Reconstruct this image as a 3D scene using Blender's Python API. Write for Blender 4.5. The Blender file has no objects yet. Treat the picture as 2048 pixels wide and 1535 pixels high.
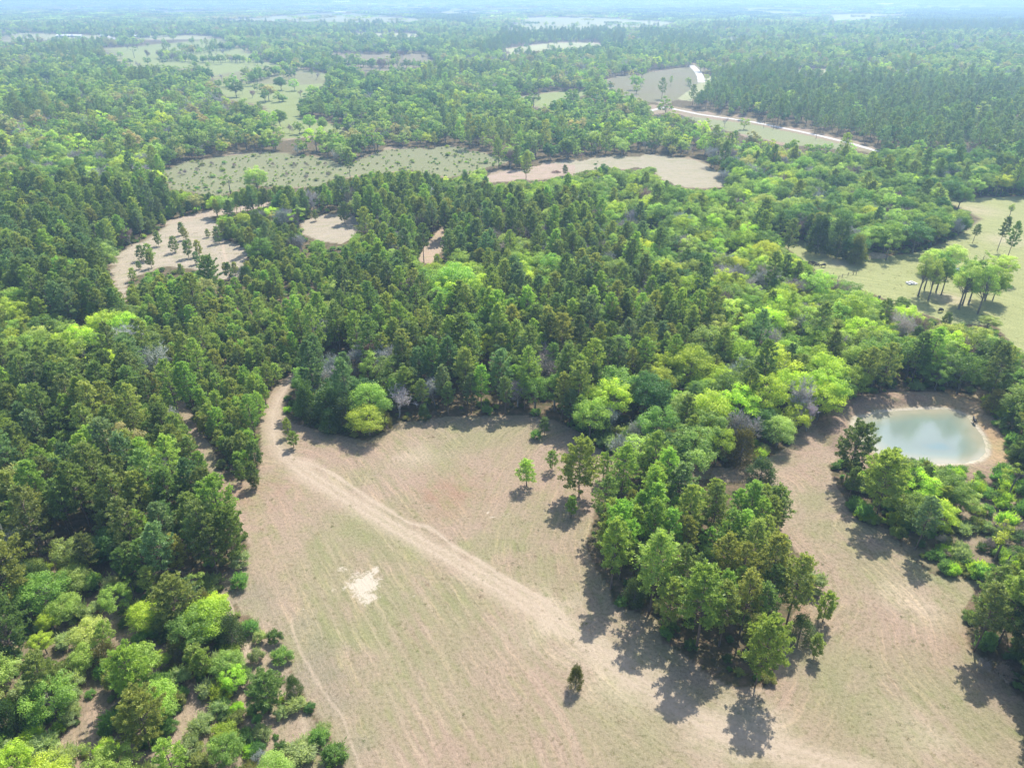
import bpy, math, random
import numpy as np
from mathutils import Vector, Matrix

C = bpy.context.scene.collection
scene = bpy.context.scene

# ------------------------------------------------------------------ camera, sky, sun, exposure
CAM_H, PITCH, FPX = 100.0, math.radians(29.0), 1420.0      # metres, radians, focal length in photo pixels
cam_d = bpy.data.cameras.new("camera"); cam = bpy.data.objects.new("camera", cam_d); C.objects.link(cam)
cam.location = (0, 0, CAM_H); cam.rotation_euler = (math.radians(90) - PITCH, 0, 0)
cam_d.sensor_fit = 'HORIZONTAL'; cam_d.sensor_width = 36.0; cam_d.lens = 36.0 * FPX / 2048.0
cam_d.clip_start = 0.5; cam_d.clip_end = 60000
scene.camera = cam

SUN_EL, SUN_AZ = math.radians(53), math.radians(26)        # azimuth measured from +Y towards +X
world = bpy.data.worlds.new("World"); scene.world = world; world.use_nodes = True
wn = world.node_tree; bgn = wn.nodes["Background"]
sky = wn.nodes.new("ShaderNodeTexSky"); sky.sky_type = 'NISHITA'; sky.sun_disc = False
sky.sun_elevation = SUN_EL; sky.sun_rotation = SUN_AZ; sky.air_density = 1.0; sky.dust_density = 1.5
wn.links.new(sky.outputs[0], bgn.inputs[0]); bgn.inputs[1].default_value = 0.15
sl = bpy.data.lights.new("sun", 'SUN'); sl.energy = 4.4; sl.angle = math.radians(0.55); sl.color = (1.0, 0.955, 0.88)
sun = bpy.data.objects.new("sun", sl); C.objects.link(sun)
sd_ = Vector((math.sin(SUN_AZ) * math.cos(SUN_EL), math.cos(SUN_AZ) * math.cos(SUN_EL), math.sin(SUN_EL)))
sun.rotation_euler = sd_.to_track_quat('Z', 'Y').to_euler()
scene.view_settings.view_transform = 'Standard'; scene.view_settings.look = 'None'
scene.view_settings.exposure = 0.9; scene.view_settings.gamma = 1.0
cy = scene.cycles
cy.max_bounces = 6; cy.diffuse_bounces = 4; cy.glossy_bounces = 2; cy.transmission_bounces = 3
cy.volume_bounces = 0; cy.transparent_max_bounces = 4; cy.use_denoising = True
cy.sample_clamp_indirect = 6.0; cy.caustics_reflective = False; cy.caustics_refractive = False
scene.render.use_persistent_data = False

rng = np.random.default_rng(7)

# ------------------------------------------------------------------ pixel <-> place
def ray(px, py):
    u = (np.asarray(px, float) - 1024) / FPX; v = (767.5 - np.asarray(py, float)) / FPX
    return u, math.cos(PITCH) + v * math.sin(PITCH), -math.sin(PITCH) + v * math.cos(PITCH)
def ground(px, py, z=0.0):
    dx, dy, dz = ray(px, py); t = (z - CAM_H) / dz
    return dx * t, dy * t
def gpoly(pts, z=0.0):
    a = np.array(pts, float); x, y = ground(a[:, 0], a[:, 1], z); return np.stack([x, y], 1)
def project(x, y, z):
    d = y * math.cos(PITCH) - (z - CAM_H) * math.sin(PITCH)
    up = y * math.sin(PITCH) + (z - CAM_H) * math.cos(PITCH)
    d = np.maximum(d, 1e-3)
    return 1024 + FPX * x / d, 767.5 - FPX * up / d
def height_of(bx, by, ty):
    x, y = ground(bx, by); dx, dy, dz = ray(bx, ty)
    return float(CAM_H + dz * (y / dy))
def inpoly(x, y, poly):
    x = np.asarray(x, float); y = np.asarray(y, float); c = np.zeros(x.shape, bool); n = len(poly); j = n - 1
    for i in range(n):
        xi, yi = poly[i]; xj, yj = poly[j]
        if yi != yj:
            c ^= ((yi > y) != (yj > y)) & (x < (xj - xi) * (y - yi) / (yj - yi) + xi)
        j = i
    return c
def seg_dist(x, y, line, closed=False):
    d = np.full(np.shape(x), 1e9); n = len(line)
    for i in range(n if closed else n - 1):
        ax, ay = line[i]; bx, by = line[(i + 1) % n]
        vx, vy = bx - ax, by - ay; L = vx * vx + vy * vy + 1e-9
        t = np.clip(((x - ax) * vx + (y - ay) * vy) / L, 0, 1)
        d = np.minimum(d, (x - ax - t * vx) ** 2 + (y - ay - t * vy) ** 2)
    return np.sqrt(d)
def signed(x, y, poly):
    d = seg_dist(x, y, poly, True); return np.where(inpoly(x, y, poly), -d, d)
def smooth(a, b, x):
    t = np.clip((x - a) / (b - a), 0, 1); return t * t * (3 - 2 * t)
_tab = rng.random((256, 256))
def vnoise(x, y):
    xi = np.floor(x).astype(int); yi = np.floor(y).astype(int); fx = x - xi; fy = y - yi
    fx = fx * fx * (3 - 2 * fx); fy = fy * fy * (3 - 2 * fy)
    a = _tab[xi % 256, yi % 256]; b = _tab[(xi + 1) % 256, yi % 256]; c = _tab[xi % 256, (yi + 1) % 256]; d = _tab[(xi + 1) % 256, (yi + 1) % 256]
    return (a * (1 - fx) + b * fx) * (1 - fy) + (c * (1 - fx) + d * fx) * fy
def fbm(x, y, o=4):
    s = 0; a = 0.5
    for k in range(o):
        s = s + a * vnoise(x * 2 ** k + 17.3 * k, y * 2 ** k - 9.1 * k); a *= 0.5
    return s / (1 - 0.5 ** o)

# ------------------------------------------------------------------ the map of the place (outlines of what is open ground, seen in the photograph)
MAIN = [(600,742),(574,775),(562,815),(584,846),(660,866),(735,882),(795,846),(900,832),(1060,830),(1110,840),(1165,868),(1178,888),(1240,918),
        (1300,936),(1450,936),(1510,925),(1560,905),(1596,860),(1622,836),(1660,818),(1730,797),(1800,787),(1940,787),(1962,770),(1985,790),(1960,812),(1984,850),
        (2022,906),(1990,945),(1850,925),(1740,905),(1655,930),(1680,985),(1715,1040),(1790,1062),(1805,1105),(1870,1152),(1990,1162),(1950,1175),
        (1930,1215),(1936,1290),(1990,1345),(2052,1405),(2052,1640),(735,1640),(690,1535),(650,1455),(605,1385),(560,1295),(500,1235),(445,1185),
        (440,1150),(475,1130),(500,1095),(470,1040),(446,1000),(436,970),(470,962),(515,962),(524,905),(520,850),(526,815),(546,778),(586,744)]
GROVE = [(1212,940),(1196,990),(1186,1040),(1172,1090),(1190,1135),(1218,1172),(1226,1205),(1262,1220),(1312,1240),(1322,1282),(1372,1312),
         (1420,1350),(1472,1376),(1532,1376),(1554,1330),(1552,1292),(1575,1250),(1600,1205),(1634,1172),(1618,1128),(1588,1098),(1560,1062),
         (1574,1010),(1556,976),(1500,966),(1440,962),(1330,948)]
POND = [(1711,837),(1730,832),(1751,825),(1779,821),(1845,817),(1889,817),(1913,822),(1935,832),(1951,850),(1965,870),(1973,890),(1973,905),
        (1959,919),(1929,927),(1879,928),(1829,927),(1789,921),(1760,909),(1730,889),(1715,866),(1708,850)]
SAND = [(215,548),(232,512),(300,470),(330,452),(420,432),(440,450),(430,470),(500,500),(480,552),(440,560),(400,540),(330,532),(262,556),(250,600),(262,640),(246,600)]
SAND2 = [(600,444),(640,430),(700,424),(718,440),(716,468),(684,488),(640,482),(604,468)]
MEADOW = [(310,335),(400,318),(530,303),(620,312),(700,325),(770,300),(900,292),(1020,318),(1000,335),(900,355),(820,340),(700,352),(640,372),(560,376),(500,372),(440,392),(340,380)]
BACK = [(930,366),(1010,342),(1100,326),(1190,316),(1250,308),(1320,310),(1390,320),(1445,345),(1455,373),(1400,376),(1345,371),(1300,342),(1225,336),(1120,352),(1030,362)]
ROADF = [(1372,232),(1500,248),(1610,270),(1700,292),(1690,302),(1600,292),(1520,276),(1400,250)]
UPF = [(1180,172),(1240,152),(1385,134),(1410,136),(1400,165),(1345,205),(1290,205),(1210,192)]
LITF = [(1028,196),(1080,188),(1185,176),(1182,190),(1090,216),(1030,204)]
PAST = [(210,98),(440,76),(490,100),(545,127),(655,148),(652,166),(622,190),(600,212),(612,238),(682,248),(690,264),(570,278),(545,245),(528,212),(440,196),
        (420,150),(400,136),(280,142),(232,118)]
BRN = [(660,106),(862,110),(872,126),(820,140),(740,148),(690,128)]
COWP = [(1880,398),(2052,392),(2200,392),(2200,760),(2052,720),(1990,650),(1905,648),(1800,610),(1640,545),(1560,486),(1600,478),(1700,520),(1830,505),(1900,480),(1962,440)]
NWTRK = [(324,444),(420,420),(540,402),(545,412),(430,432),(330,452)]
MIDTRK = [(860,480),(885,450),(900,452),(885,500),(862,528),(835,522),(838,508)]
PONDS = [(1983,1010),(2060,1000),(2060,1020),(1990,1030)]
FARF = [[(1000,64),(1056,36),(1200,35),(1352,45),(1342,53),(1180,60),(1100,62)], [(1008,99),(1100,86),(1182,86),(1222,92),(1100,99),(1016,111)],
        [(420,43),(560,33),(700,31),(842,38),(840,46),(690,46),(560,43)], [(700,66),(842,66),(832,76),(704,73)], [(86,11),(150,16),(230,22),(160,26),(100,21)],
        [(0,64),(140,69),(200,71),(240,68),(238,80),(140,78),(0,86)], [(560,10),(700,4),(900,6),(880,18),(640,12)], [(1660,31),(1822,24),(1830,28),(1680,44),(1650,38)],
        [(1500,16),(1660,20),(1560,28),(1480,22)],[(1330,190),(1420,152),(1440,158),(1380,205)],[(900,18),(1000,22),(1010,27),(880,26)],[(1640,8),(1980,10),(1960,17),(1640,13)],
        [(250,70),(330,70),(420,72),(420,79),(260,80)],[(1580,139),(1700,139),(1740,146),(1600,148)],[(1430,72),(1488,75),(1480,82),(1432,80)]]
LLO = [[(330,760),(352,770),(392,840),(428,905),(455,975),(436,985),(412,930),(380,872)], [(440,1185),(500,1235),(475,1300),(505,1340),(560,1350),(600,1390),(560,1295)], [(170,1440),(205,1365),(196,1430),(158,1500)], [(332,1535),(352,1440),(392,1360),(382,1440),(352,1540)],
       [(540,1430),(600,1425),(625,1470),(655,1535),(700,1640),(600,1640),(560,1500)]]
OPEN = [(MAIN,'main'),(SAND,'sand'),(SAND2,'sand'),(MEADOW,'meadow'),(BACK,'back'),(ROADF,'road'),(UPF,'up'),(LITF,'grass'),(PAST,'grass'),(BRN,'brown'),(COWP,'grass'),(NWTRK,'sand'),(MIDTRK,'sand')] + \
       [(f,'grass') for f in FARF] + [(f,'low') for f in LLO]
ISLANDS = [GROVE]
COUNTY = [(1300,222),(1330,214),(1352,219),(1400,229),(1450,236),(1500,243),(1550,253),(1600,263),(1650,274),(1705,288),(1760,304)]
LANE = [(1383,131),(1394,142),(1401,153),(1403,166)]
def is_open(px, py):
    o = np.zeros(np.shape(px), bool); px = np.asarray(px, float); py = np.asarray(py, float)
    f = np.clip((400 - py) / 60, 0, 1); qx = px + f * 22 * (vnoise(px / 21, py / 7) - .5); qy = py + f * np.clip(py / 250, .12, 1) * 13 * (vnoise(px / 26 + 7, py / 8 + 3) - .5); px, py = qx, qy    # ragged wood edges
    for poly, _ in OPEN: o |= inpoly(px, py, poly)
    for poly in ISLANDS: o &= ~inpoly(px, py, poly)
    for line, w in ((COUNTY, 7), (LANE, 4)):
        o |= seg_dist(px, py, line) < w
    return o

pond_w = gpoly(POND)
main_w = gpoly(MAIN); grove_w = gpoly([(x, y + (20 if y > 1100 else 0)) for x, y in GROVE])
pcx, pcy = pond_w.mean(0)
def terrain(x, y):
    x = np.asarray(x, float); y = np.asarray(y, float); z = np.zeros(np.broadcast(x, y).shape)
    near = (np.abs(x - pcx) < 60) & (np.abs(y - pcy) < 60)
    if near.any():
        s = signed(x[near], y[near], pond_w) + 0.5 * (fbm(x[near] * .6, y[near] * .6) - .5)
        a = np.arctan2(y[near] - pcy, x[near] - pcx)                   # the dam runs round the far and west side
        dam = 0.35 + 0.65 * smooth(-0.5, 0.3, np.sin(a - 0.25))
        b = 1.5 * dam * smooth(0.8, 4.5, s) * (1 - smooth(6.0, 10.5, s)) + 0.10 * smooth(0, .7, s)
        b = b + 0.35 * (fbm(x[near] * .9 + 5, y[near] * .9) - .5) * smooth(1.5, 4, s) * (1 - smooth(9, 12, s))
        z[near] = np.where(s < 0, np.maximum(s * 0.3, -1.4), b)
    r = np.sqrt(x * x + y * y)
    z = z + smooth(1500, 5000, r) * 14 * (fbm(x / 900 + 3, y / 700 + 8, 3) - 0.5)
    return z
WATER_Z = -0.06

# ------------------------------------------------------------------ node helpers
def mat(name):
    m = bpy.data.materials.new(name); m.use_nodes = True; nt = m.node_tree; nt.nodes.clear()
    out = nt.nodes.new("ShaderNodeOutputMaterial"); return m, nt, out
def N(nt, t, **kw):
    n = nt.nodes.new(t)
    for k, v in kw.items():
        if k == 'inp':
            for a, b in v.items(): n.inputs[a].default_value = b
        else: setattr(n, k, v)
    return n
def L(nt, a, b): nt.links.new(a, b)
def mixc(nt, fac, a, b, blend='MIX'):
    n = N(nt, "ShaderNodeMix", data_type='RGBA', blend_type=blend)
    for i, s in ((0, fac), (6, a), (7, b)):
        if hasattr(s, 'is_linked') or isinstance(s, bpy.types.NodeSocket): L(nt, s, n.inputs[i])
        else: n.inputs[i].default_value = s if i == 0 else (*s, 1) if len(s) == 3 else s
    return n.outputs[2]
def math_(nt, op, a, b=0.0, clamp=False):
    n = N(nt, "ShaderNodeMath", operation=op, use_clamp=clamp)
    for i, s in ((0, a), (1, b)):
        if isinstance(s, bpy.types.NodeSocket): L(nt, s, n.inputs[i])
        else: n.inputs[i].default_value = s
    return n.outputs[0]
def ramp(nt, src, p):
    n = N(nt, "ShaderNodeValToRGB"); e = n.color_ramp.elements
    while len(e) < len(p): e.new(0.5)
    for i, (pos, col) in enumerate(p):
        e[i].position = pos; e[i].color = (*col, 1) if len(col) == 3 else col
    L(nt, src, n.inputs[0]); return n.outputs[0]
def maprange(nt, src, a, b, c=0.0, d=1.0):
    n = N(nt, "ShaderNodeMapRange"); L(nt, src, n.inputs[0])
    for i, v in zip((1, 2, 3, 4), (a, b, c, d)): n.inputs[i].default_value = v
    return n.outputs[0]

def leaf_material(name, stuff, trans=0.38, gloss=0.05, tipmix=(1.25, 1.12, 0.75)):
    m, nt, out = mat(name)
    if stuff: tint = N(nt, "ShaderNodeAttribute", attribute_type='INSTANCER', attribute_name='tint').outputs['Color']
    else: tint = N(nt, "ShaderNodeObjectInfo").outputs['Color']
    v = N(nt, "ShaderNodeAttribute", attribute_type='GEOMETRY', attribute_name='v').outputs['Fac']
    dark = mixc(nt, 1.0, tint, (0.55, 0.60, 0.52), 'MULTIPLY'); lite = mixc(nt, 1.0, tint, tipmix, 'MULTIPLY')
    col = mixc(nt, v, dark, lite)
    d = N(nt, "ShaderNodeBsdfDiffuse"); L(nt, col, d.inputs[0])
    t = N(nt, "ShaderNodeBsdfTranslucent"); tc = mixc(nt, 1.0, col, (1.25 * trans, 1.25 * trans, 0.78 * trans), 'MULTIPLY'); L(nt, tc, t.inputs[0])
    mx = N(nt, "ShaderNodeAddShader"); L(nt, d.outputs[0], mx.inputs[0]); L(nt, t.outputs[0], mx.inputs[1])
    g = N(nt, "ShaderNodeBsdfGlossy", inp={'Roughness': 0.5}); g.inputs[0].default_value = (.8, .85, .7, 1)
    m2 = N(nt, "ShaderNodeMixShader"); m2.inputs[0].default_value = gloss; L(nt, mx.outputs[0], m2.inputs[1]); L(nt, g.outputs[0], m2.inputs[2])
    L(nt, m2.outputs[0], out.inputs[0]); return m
def bark_material(name, a, b):
    m, nt, out = mat(name); p = N(nt, "ShaderNodeBsdfPrincipled", inp={'Roughness': 0.9}); p.inputs['Specular IOR Level'].default_value = 0.15
    tc = N(nt, "ShaderNodeTexCoord"); mp = N(nt, "ShaderNodeMapping"); mp.inputs['Scale'].default_value = (3, 3, .8); L(nt, tc.outputs['Object'], mp.inputs[0])
    n = N(nt, "ShaderNodeTexNoise", inp={'Scale': 2.5, 'Detail': 5}); L(nt, mp.outputs[0], n.inputs['Vector'])
    L(nt, ramp(nt, n.outputs[0], [(0.3, a), (0.7, b)]), p.inputs['Base Color']); L(nt, p.outputs[0], out.inputs[0]); return m
def plain(name, col, rough=0.7, var=0.15, scale=3.0, metal=0.0):
    m, nt, out = mat(name); p = N(nt, "ShaderNodeBsdfPrincipled", inp={'Roughness': rough, 'Metallic': metal})
    tc = N(nt, "ShaderNodeTexCoord"); n = N(nt, "ShaderNodeTexNoise", inp={'Scale': scale, 'Detail': 4}); L(nt, tc.outputs['Object'], n.inputs['Vector'])
    a = tuple(c * (1 - var) for c in col); b = tuple(min(1, c * (1 + var)) for c in col)
    L(nt, ramp(nt, n.outputs[0], [(0.3, a), (0.7, b)]), p.inputs['Base Color']); L(nt, p.outputs[0], out.inputs[0]); return m

M = {}
for st in (False, True):
    s = '_woods' if st else ''
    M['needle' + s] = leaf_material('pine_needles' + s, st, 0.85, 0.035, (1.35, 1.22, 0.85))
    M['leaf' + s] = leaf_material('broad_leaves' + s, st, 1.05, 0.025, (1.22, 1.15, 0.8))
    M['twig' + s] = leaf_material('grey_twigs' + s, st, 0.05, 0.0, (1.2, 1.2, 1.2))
M['pinebark'] = bark_material('pine_bark', (.10, .075, .06), (.22, .17, .14))
M['bark'] = bark_material('grey_bark', (.12, .105, .09), (.26, .235, .21))
M['palebark'] = bark_material('pale_bark', (.22, .21, .20), (.38, .36, .34))

# ------------------------------------------------------------------ tree meshes
class Buf:
    def __init__(s): s.v = []; s.f = []; s.a = []; s.n = 0
    def quads(s, P, val):                       # P: (n,4,3)
        n = len(P)
        if n == 0: return
        s.v.append(P.reshape(-1, 3)); s.f.append(np.arange(n * 4).reshape(n, 4) + s.n); s.a.append(np.asarray(val, float) * np.ones(n)); s.n += n * 4
def norm(a): return a / np.maximum(np.linalg.norm(a, axis=-1, keepdims=True), 1e-9)
def diamonds(cent, dirs, side, Ln, W):          # a leaf-sized kite from its stalk outwards
    Ln = np.asarray(Ln)[..., None] * np.ones((len(cent), 1)); W = np.asarray(W)[..., None] * np.ones((len(cent), 1))
    mid = cent + dirs * Ln * 0.6
    return np.stack([cent, mid - side * W / 2, cent + dirs * Ln, mid + side * W / 2], 1)
def rand_dirs(n, r): return norm(r.normal(size=(n, 3)))
def mesh_from(name, buf, materials, mi=None):
    V = np.concatenate(buf.v); F = np.concatenate(buf.f); A = np.concatenate(buf.a)
    me = bpy.data.meshes.new(name); me.vertices.add(len(V)); me.vertices.foreach_set('co', V.astype(np.float32).ravel())
    me.loops.add(F.size); me.loops.foreach_set('vertex_index', F.astype(np.int32).ravel())
    me.polygons.add(len(F)); me.polygons.foreach_set('loop_start', np.arange(0, F.size, 4, dtype=np.int32)); me.polygons.foreach_set('loop_total', np.full(len(F), 4, np.int32))
    at = me.attributes.new('v', 'FLOAT', 'FACE'); at.data.foreach_set('value', A.astype(np.float32))
    for m in materials: me.materials.append(m)
    if mi is not None: me.polygons.foreach_set('material_index', mi.astype(np.int32))
    me.update(calc_edges=True); return me
def tube(buf, pts, rad, sides=5):
    pts = np.asarray(pts, float); rad = np.asarray(rad, float); k = len(pts)
    t = norm(np.gradient(pts, axis=0)); ref = np.array([0, 0, 1.0]) if abs(t[0][2]) < .8 else np.array([1.0, 0, 0])
    u = norm(np.cross(t, ref)); w = np.cross(t, u); a = np.linspace(0, 2 * np.pi, sides, endpoint=False)
    R = pts[:, None, :] + rad[:, None, None] * (np.cos(a)[None, :, None] * u[:, None, :] + np.sin(a)[None, :, None] * w[:, None, :])
    q = np.stack([R[:-1], np.roll(R, -1, 1)[:-1], np.roll(R, -1, 1)[1:], R[1:]], 2).reshape(-1, 4, 3)
    buf.quads(q, 0.5)

def pine(seed, H=17.0, R=3.6, bare=0.38, nb=62, tufts=12, K=10, size=0.50, flat=0.0, lean=0.3):
    r = np.random.default_rng(seed); tr, cr = Buf(), Buf()
    ph = r.uniform(0, 6.28); zz = np.linspace(0, H, 9)
    def axis(z): z = np.asarray(z, float); return np.stack([lean * np.sin(z / H * 2.2 + ph) * z / H, lean * np.cos(z / H * 2 + ph) * z / H, z], -1)
    tube(tr, axis(zz), 0.030 * H ** .85 * .55 * (1 - zz / H * .88) + .02, 7)
    for i in range(nb):
        t = (i + r.uniform(0, 1)) / nb; t = t ** 0.9; z = H * (bare + (1 - bare) * t * 0.985)
        prof = (1 - t ** (2.3 + flat)) ** .62 * min(1, .66 + 1.2 * t) + .05
        Lb = R * prof * r.uniform(.62, 1.15); az = i * 2.4 + r.uniform(-.5, .5)
        up = math.radians(r.uniform(0, 20) + 34 * t * t)
        d0 = np.array([math.cos(az) * math.cos(up), math.sin(az) * math.cos(up), math.sin(up)])
        s = np.linspace(0, 1, 4)[:, None]; base = axis(z); droop = np.array([0, 0, 1.0]) * (.12 * s ** 2 - .10 * s * (1 - t)) * Lb
        P = base + d0 * s * Lb + droop
        tube(tr, P, np.linspace(.055, .012, 4) * (H / 17) * (1.5 - t) * (Lb / R + .3), 3)
        nt_ = max(2, int(tufts * (.45 + .75 * Lb / R)))
        ss = r.uniform(.30, 1.04, nt_) ** .75; c = base + d0 * ss[:, None] * Lb + np.array([0, 0, 1.0]) * (.12 * ss[:, None] ** 2 - .1 * ss[:, None] * (1 - t)) * Lb
        lat = norm(np.cross(d0, [0, 0, 1.0])); c = c + lat * (r.normal(size=(nt_, 1)) * .24 * Lb * (1.15 - ss[:, None])) + np.array([0, 0, 1.]) * r.uniform(-.12, .3, (nt_, 1))
        cc = np.repeat(c, K, 0); n = len(cc)
        dd = norm(rand_dirs(n, r) + d0 * .45 + np.array([0, 0, .55])); sd = norm(np.cross(dd, rand_dirs(n, r)))
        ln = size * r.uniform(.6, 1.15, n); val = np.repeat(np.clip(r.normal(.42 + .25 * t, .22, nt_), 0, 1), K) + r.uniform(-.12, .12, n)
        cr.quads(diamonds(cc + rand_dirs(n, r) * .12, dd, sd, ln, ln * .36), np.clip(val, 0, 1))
    c = np.repeat(axis([H * .985]), K * 2, 0); n = len(c); dd = norm(rand_dirs(n, r) * .6 + np.array([0, 0, 1.0]))
    cr.quads(diamonds(c - np.array([0, 0, 1.]) * r.uniform(0, 1.2, (n, 1)), dd, norm(np.cross(dd, rand_dirs(n, r))), size * .9, size * .3), .7)
    return tr, cr

def clump_leaves(buf, c, rad, n, size, r, up=0.35, val=0.5, squash=.8):
    d = rand_dirs(n, r); d[:, 2] = np.where(d[:, 2] < -.25, -d[:, 2] * r.uniform(.2, 1, n), d[:, 2])
    rr = rad * (r.uniform(.55, 1.05, n) + .45 * (r.random(n) < .10))[:, None]; p = c + d * rr * np.array([1, 1, squash])
    nrm = norm(d + rand_dirs(n, r) * .75 + np.array([0, 0, up])); a = norm(np.cross(nrm, rand_dirs(n, r))); b = np.cross(nrm, a)
    s = size * r.uniform(.6, 1.2, n)
    buf.quads(diamonds(p - a * s[:, None] * .5, a, b, s, s * .72), np.clip(val + r.uniform(-.24, .24, n), 0, 1))

def broadleaf(seed, H=11.0, R=4.2, base=.22, nc=46, nl=230, size=.33, cr_r=(.55, 1.35), gap=.12, round_=1.0, stems=1, wisps=0):
    r = np.random.default_rng(seed); tr, cr = Buf(), Buf()
    cz = H * (base + (1 - base) * .5); hz = H * (1 - base) * .5
    fork = H * (base + .12)
    lean = r.normal(size=2) * .25
    cs = []
    tries = 0
    lob = [(r.uniform(0, 6.28), r.uniform(-.3, .9), r.uniform(.66, 1.28)) for _ in range(7)]
    while len(cs) < nc and tries < 4000:
        tries += 1
        d = norm(r.normal(size=3)); 
        if d[2] < -.55: continue
        m = 1.0
        for a, e, g in lob:
            q = np.array([math.cos(a) * math.cos(e), math.sin(a) * math.cos(e), math.sin(e)]); m += (g - 1) * max(0, d @ q) ** 3
        k = r.uniform(.35, 1.25) ** .5 * m * .86
        p = np.array([d[0] * R * k, d[1] * R * k, cz + d[2] * hz * k * round_])
        p[:2] += lean * (p[2] / H)
        if all(np.linalg.norm(p - q) > R * .20 for q in cs): cs.append(p)
        if r.random() < gap * .02: break
    st = [np.array([0, 0, 0.])] if stems == 1 else [np.array([r.normal() * .25 * R * .3, r.normal() * .25 * R * .3, 0]) for _ in range(stems)]
    for s0 in st:
        P = np.array([s0, s0 * 1.1 + [0, 0, fork * .5], [s0[0] * 1.4 + lean[0] * .3, s0[1] * 1.4 + lean[1] * .3, fork], [lean[0] * .6 + s0[0] * 1.5, lean[1] * .6 + s0[1] * 1.5, cz]])
        rb = .022 * H / math.sqrt(stems); tube(tr, P, [rb * 1.25, rb, rb * .8, rb * .4], 7)
    for i, c in enumerate(cs):
        s0 = st[i % len(st)]
        a = np.array([s0[0] * 1.4 + lean[0] * .4, s0[1] * 1.4 + lean[1] * .4, r.uniform(fork * .8, max(fork, cz * .95))]); mid = (a + c) / 2 + np.array([0, 0, -.06 * np.linalg.norm(c - a)])
        tube(tr, [a, mid, c], [.010 * H * .7, .006 * H * .7, .002 * H * .7], 3)
        rad = r.uniform(*cr_r) * R / 4.2
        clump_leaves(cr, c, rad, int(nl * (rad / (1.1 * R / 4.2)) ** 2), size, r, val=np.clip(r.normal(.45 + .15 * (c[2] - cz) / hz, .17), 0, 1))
    if wisps:                                   # upright shoots that break the outline
        c = np.array(cs)[r.integers(0, len(cs), wisps)] + r.normal(size=(wisps, 3)) * .28; d = norm(rand_dirs(wisps, r) * .55 + norm(c * [1, 1, .3]) * .5 + np.array([0, 0, .9])); ln = r.uniform(.35, 1.0, wisps)
        cr.quads(diamonds(c, d, norm(np.cross(d, rand_dirs(wisps, r))), ln, ln * .16), r.uniform(.3, .9, wisps))
    return tr, cr

def bare_tree(seed, H=10.0, spread=.55, levels=5, thick=.02, wid=.075):
    r = np.random.default_rng(seed); tr, cr = Buf(), Buf()
    def grow(p, d, ln, rad, lv):
        steps = 3; P = [p]; q = p; dd = d
        for s in range(steps):
            dd = norm(dd + r.normal(size=3) * .16 + np.array([0, 0, .06])); q = q + dd * ln / steps; P.append(q)
        if lv >= levels - 2:
            P = np.array(P); sd = norm(np.cross(d, rand_dirs(1, r)[0])); w = max(rad * 2, wid)
            for k in range(steps):
                w0 = w * (1 - .25 * k); w1 = w * (1 - .25 * (k + 1))
                cr.quads(np.array([[P[k] - sd * w0 / 2, P[k] + sd * w0 / 2, P[k + 1] + sd * w1 / 2, P[k + 1] - sd * w1 / 2]]), r.uniform(.2, .9))
        else: tube(tr, P, np.linspace(rad, rad * .62, len(P)), 5 if lv < 2 else 3)
        if lv >= levels: return
        nb = r.integers(4, 6) if lv > 0 else r.integers(5, 8)
        for k in range(nb):
            t = r.uniform(.35, 1.0) if k else 1.0; a = np.array(P); pp = a[0] + (a[-1] - a[0]) * t
            nd = norm(norm(a[-1] - a[0]) + rand_dirs(1, r)[0] * (spread + .25 * (lv > 1)) + np.array([0, 0, .12]))
            grow(pp, nd, ln * r.uniform(.58, .82), rad * .52, lv + 1)
    grow(np.zeros(3), np.array([0, 0, 1.0]), H * .34, thick * H, 0)
    return tr, cr

def cedar(seed, H=5.0, R=1.9, n=110, size=.25, top=.75, K=50):
    r = np.random.default_rng(seed); tr, cr = Buf(), Buf()
    tube(tr, [(0, 0, 0), (0, 0, H * .5), (0, 0, H * .93)], [.035 * H * .6, .02 * H * .6, .01], 6)
    for i in range(n):
        t = r.uniform(.06, 1); rad = R * (math.sin(min(1, t * 1.9 + .25) * 1.571)) * (1 - max(0, t - .3) ** top * .95) * r.uniform(.62, 1.08)
        a = r.uniform(0, 6.28); c = np.array([math.cos(a) * rad, math.sin(a) * rad, H * t])
        tube(tr, [(0, 0, H * t * .85), tuple(c * np.array([.95, .95, 1]))], [.018, .006], 3)
        m = K; d = norm(c * np.array([1, 1, 0]) + np.array([0, 0, .8 + .5 * t]))
        dd = norm(rand_dirs(m, r) * .75 + d); p = c + r.normal(size=(m, 3)) * np.array([.26, .26, .26]) * R / 1.9
        ln = size * r.uniform(.6, 1.2, m)
        cr.quads(diamonds(p, dd, norm(np.cross(dd, rand_dirs(m, r))), ln, ln * .45), np.clip(r.normal(.45, .2) + r.uniform(-.1, .1, m), 0, 1))
    return tr, cr

def both(name, tr, cr, bark, leaf):              # trunk and crown in one mesh, for the far woods only
    b = Buf(); b.v = list(tr.v); b.f = list(tr.f); b.a = list(tr.a); b.n = tr.n
    for v, f, a in zip(cr.v, cr.f, cr.a):
        b.v.append(v); b.f.append(f + tr.n); b.a.append(a)
    nt_ = sum(len(x) for x in tr.f); nc = sum(len(x) for x in cr.f)
    return mesh_from(name, b, [bark, leaf], np.concatenate([np.zeros(nt_), np.ones(nc)]))

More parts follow.
